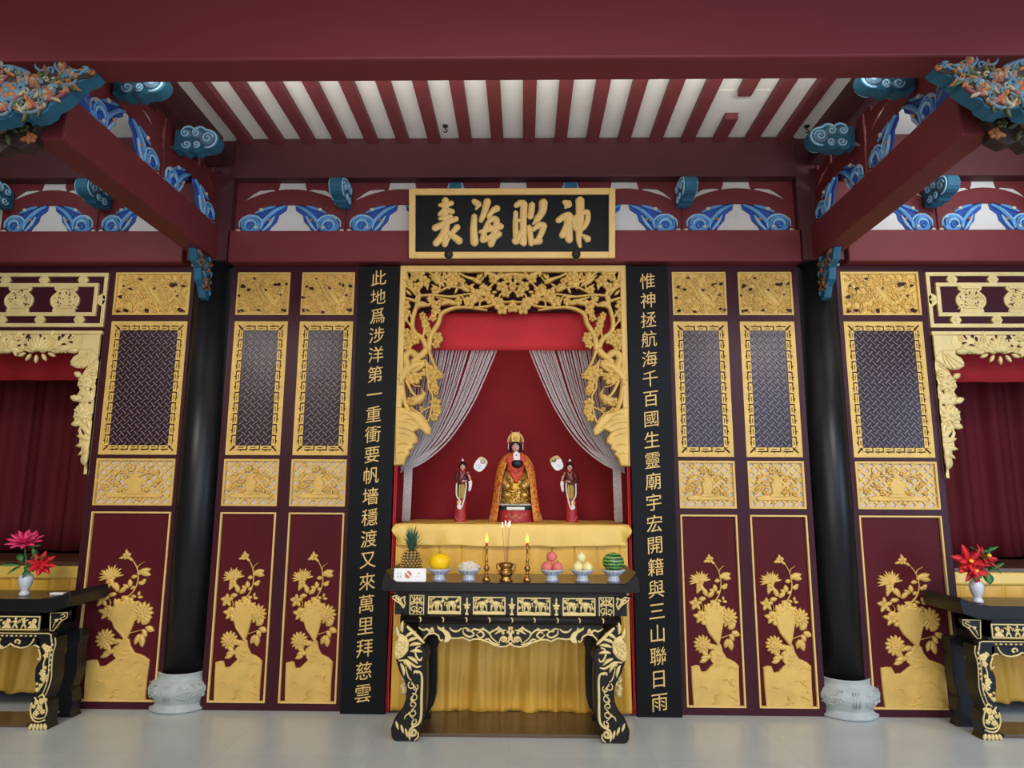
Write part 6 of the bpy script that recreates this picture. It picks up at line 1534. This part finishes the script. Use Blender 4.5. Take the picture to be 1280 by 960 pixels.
# candlesticks with electric candles
def candle(px, label):
    x = X_at(px, -.60); y = -.60
    t = thing('candlestick', label, 'candlestick', (x, y, ZT))
    MB().lathe([(.022, 0), (.027, .006), (.0265, .016), (.019, .030), (.010, .040), (.008, .048), (.014, .055), (.014, .060), (.008, .066), (.017, .078), (.0215, .090), (.018, .102), (.010, .110), (.009, .116), (.012, .122), (.008, .128), (.0105, .136), (.0125, .142), (.010, .150), (.0065, .156), (.0075, .185), (.0065, .215), (.0095, .220), (.0095, .226), (.007, .230), (.011, .240), (.011, .246), (.001, .246)], (x, y, ZT), 24).build('stand', 'brass', t)
    MB().lathe([(.0085, .246), (.0085, .258), (.004, .262), (.001, .262)], (x, y, ZT), 16).build('candle', 'wax', t)
    MB().lathe([(.003, .260), (.0095, .270), (.011, .282), (.0085, .300), (.004, .318), (.0008, .328)], (x, y, ZT), 16).build('flame_bulb', 'flame', t)
candle(608, 'brass candlestick with glowing flame left of the incense burner'); candle(659, 'brass candlestick with glowing flame right of the incense burner')
x, y = X_at(632.5, -.60), -.595
t = thing('incense_burner', 'small brass incense burner with incense sticks in the middle of the table', 'incense burner', (x, y, ZT))
MB().lathe([(.044, 0), (.047, .008), (.044, .02), (.036, .030), (.036, .038), (.050, .050), (.054, .064), (.048, .078), (.038, .086), (.040, .092), (.048, .104), (.050, .116), (.045, .126), (.038, .126), (.036, .112), (.001, .110)], (x, y, ZT), 30).build('pot', 'brass', t)
for s in (-1, 1): MB().tube(cr([(x+s*.044, y, ZT+.060), (x+s*.062, y, ZT+.085), (x+s*.062, y, ZT+.115), (x+s*.046, y, ZT+.122)], 4), .006, 8).build('handle', 'brass', t)
mb = MB()
for a in (-1.2, -.4, .4, 1.2): mb.flower(x+.045*math.sin(a), ZT+.064, .016, 5, .008, y-.045*math.cos(a)-.008)
mb.build('relief', 'brass', t)
for k, (dx, dy) in enumerate(((-.022, 0), (-.004, -.01), (.012, 0), (.02, -.006))):
    o = thing('incense_stick', 'thin incense stick with a glowing tip, %s of the four in the burner' % ('leftmost', 'second from left', 'second from right', 'rightmost')[k], 'incense stick', (x+dx*.4, y+dy, ZT+.11), 0, 'incense sticks in the burner')
    top = (x+dx*1.25, y+dy, ZT+.385+.012*(k % 2))
    MB().tube([(x+dx*.4, y+dy, ZT+.112), top], .0014, 6).build('stick', 'pinkp', o)
    MB().lathe([(.0008, -.022), (.0036, -.012), (.0030, .0), (.0052, .010), (.0008, .018)], top, 10).build('tip_bulb', 'tip', o)

# ------------------------------------------------------------------ flower vases on the side tables
def vase(px, py, sg, label):
    y = -.36; x = at(px, py, y)[0]; z = ZS+.002
    t = thing('flower_vase', label, 'vase', (x, y, z))
    MB().lathe([(.030, 0), (.036, .003), (.034, .02), (.024, .032), (.026, .040), (.040, .07), (.048, .11), (.042, .14), (.024, .158), (.018, .17), (.019, .192), (.024, .20), (.018, .20), (.014, .17), (.001, .16)], (x, y, z), 28).build('pot', 'porc', t)
    return x, y, z
def petal(mb, c, d, L, w, up):
    d = Vector(d).normalized(); up = Vector(up); sd = d.cross(up).normalized(); nn = sd.cross(d)
    c = Vector(c); rings = []
    for i in range(7):
        u = i/6; p = c+d*L*u+nn*(L*.28*(u-u*u*.6)); ww = w*max(.08, math.sin(PI*min(1, u*.85+.12)))
        rings.append([p-sd*ww, p+nn*-.003+sd*0, p+sd*ww, p+nn*.0025])
    mb.loft(rings)
def bloom(mb, c, ax, r, layers):
    ax = Vector(ax).normalized(); a = ax.orthogonal().normalized(); b = ax.cross(a)
    for n, tilt, k in layers:
        for i in range(n):
            t_ = 2*PI*(i+.5*(n % 2))/n; rad = a*math.cos(t_)+b*math.sin(t_)
            petal(mb, Vector(c), rad*math.cos(tilt)+ax*math.sin(tilt), r*k, r*.24*k, ax)
def leaf3(mb, p, d, L, w): petal(mb, p, d, L, w, (0, -.4, 1))
x, y, z = vase(29, 754, -1, 'small white vase with pink artificial flowers on the left side table')
t = thing('flower_bunch', 'bunch of pink artificial flowers with green leaves in the left white vase', 'flowers', (x, y, z+.16))
f1 = at(31, 679, y); f2 = at(51, 706, y)
mb = MB(); bloom(mb, (f1[0], y, f1[1]), (.15, -.45, .9), .125, ((10, .12, 1), (9, .5, .9), (6, .9, .7))); mb.build('pink_bloom', 'flower', t)
mb = MB(); bloom(mb, (f2[0], y, f2[1]), (.5, -.5, .3), .10, ((8, .2, 1), (6, .7, .8))); mb.build('red_bloom', 'flowerr', t)
mb = MB()
for tx, tz in ((f1[0], f1[1]), (f2[0], f2[1]), (x-.04, z+.33), (x+.05, z+.30)): mb.tube(cr([(x, y, z+.165), (x+(tx-x)*.4, y-.005, z+.165+(tz-z-.165)*.5), (tx, y, tz)], 4), .004, 6)
mb.build('stems', 'green', t)
mb = MB()
for px, py, dx, dz, L in ((25, 706, -1, -.1, .12), (27, 708, -.6, -.5, .09), (43, 699, 1, .1, .11), (42, 702, .3, .6, .09), (40, 708, -.2, -.6, .09), (33, 708, .6, -.3, .10), (38, 684, 1, .05, .10), (26, 692, .4, -.6, .07), (48, 697, -.3, .6, .08)):
    q = at(px, py, y); leaf3(mb, (q[0], y-.01, q[1]), (dx, -.2, dz), L, .030)
mb.build('leaves', 'green', t)
x, y, z = vase(1223.5, 761, 1, 'small white vase with red artificial lilies on the right side table')
t = thing('flower_bunch', 'bunch of red artificial lilies with green leaves in the right white vase', 'flowers', (x, y, z+.16))
mb = MB(); s_ = MB()
for px, py, ax, r_ in ((1211, 702, (-.25, -1, .25), .125), (1230, 697, (.4, -.8, .6), .10), (1216, 712, (.1, -.9, -.2), .11)):
    q = at(px, py, y-.03); bloom(mb, (q[0], y-.03, q[1]), ax, r_, ((6, .15, 1), (5, .55, .8))); s_.ell((q[0]+ax[0]*.03, y-.07, q[1]+ax[2]*.03), (.016, .014, .013), 8, 6)
mb.build('red_blooms', 'flowerr', t); s_.build('stamens', 'yellow', t)
mb = MB()
for px, py in ((1211, 704), (1230, 700), (1217, 714), (1226, 706)): q = at(px, py, y); mb.tube(cr([(x, y, z+.165), (x+(q[0]-x)*.4, y, z+.23), (q[0], y, q[1])], 4), .005, 6)
mb.build('stems', 'green', t)
mb = MB()
for px, py, dx, dz, L in ((1222, 692, -.7, .3, .11), (1224, 690, .6, .2, .11), (1232, 712, .7, .3, .11), (1230, 715, -.1, -.6, .09), (1228, 700, .2, .6, .10), (1234, 706, .5, -.6, .08), (1220, 715, -.5, -.5, .08), (1226, 702, -.3, .5, .1)):
    q = at(px, py, y); leaf3(mb, (q[0], y-.03, q[1]), (dx, -.25, dz), L, .034)
mb.build('leaves', 'green', t)
c1 = at(32, 749, -.42)
o = MB().box(at(72, 748, -.30)[0]-.05, at(72, 748, -.30)[0]+.05, -.32, -.28, ZS+.002, ZS+.016).build('pamphlet_pad', 'card', bevel=.002)
tag(o, 'small white pad lying on the left side table near its end', 'pad')
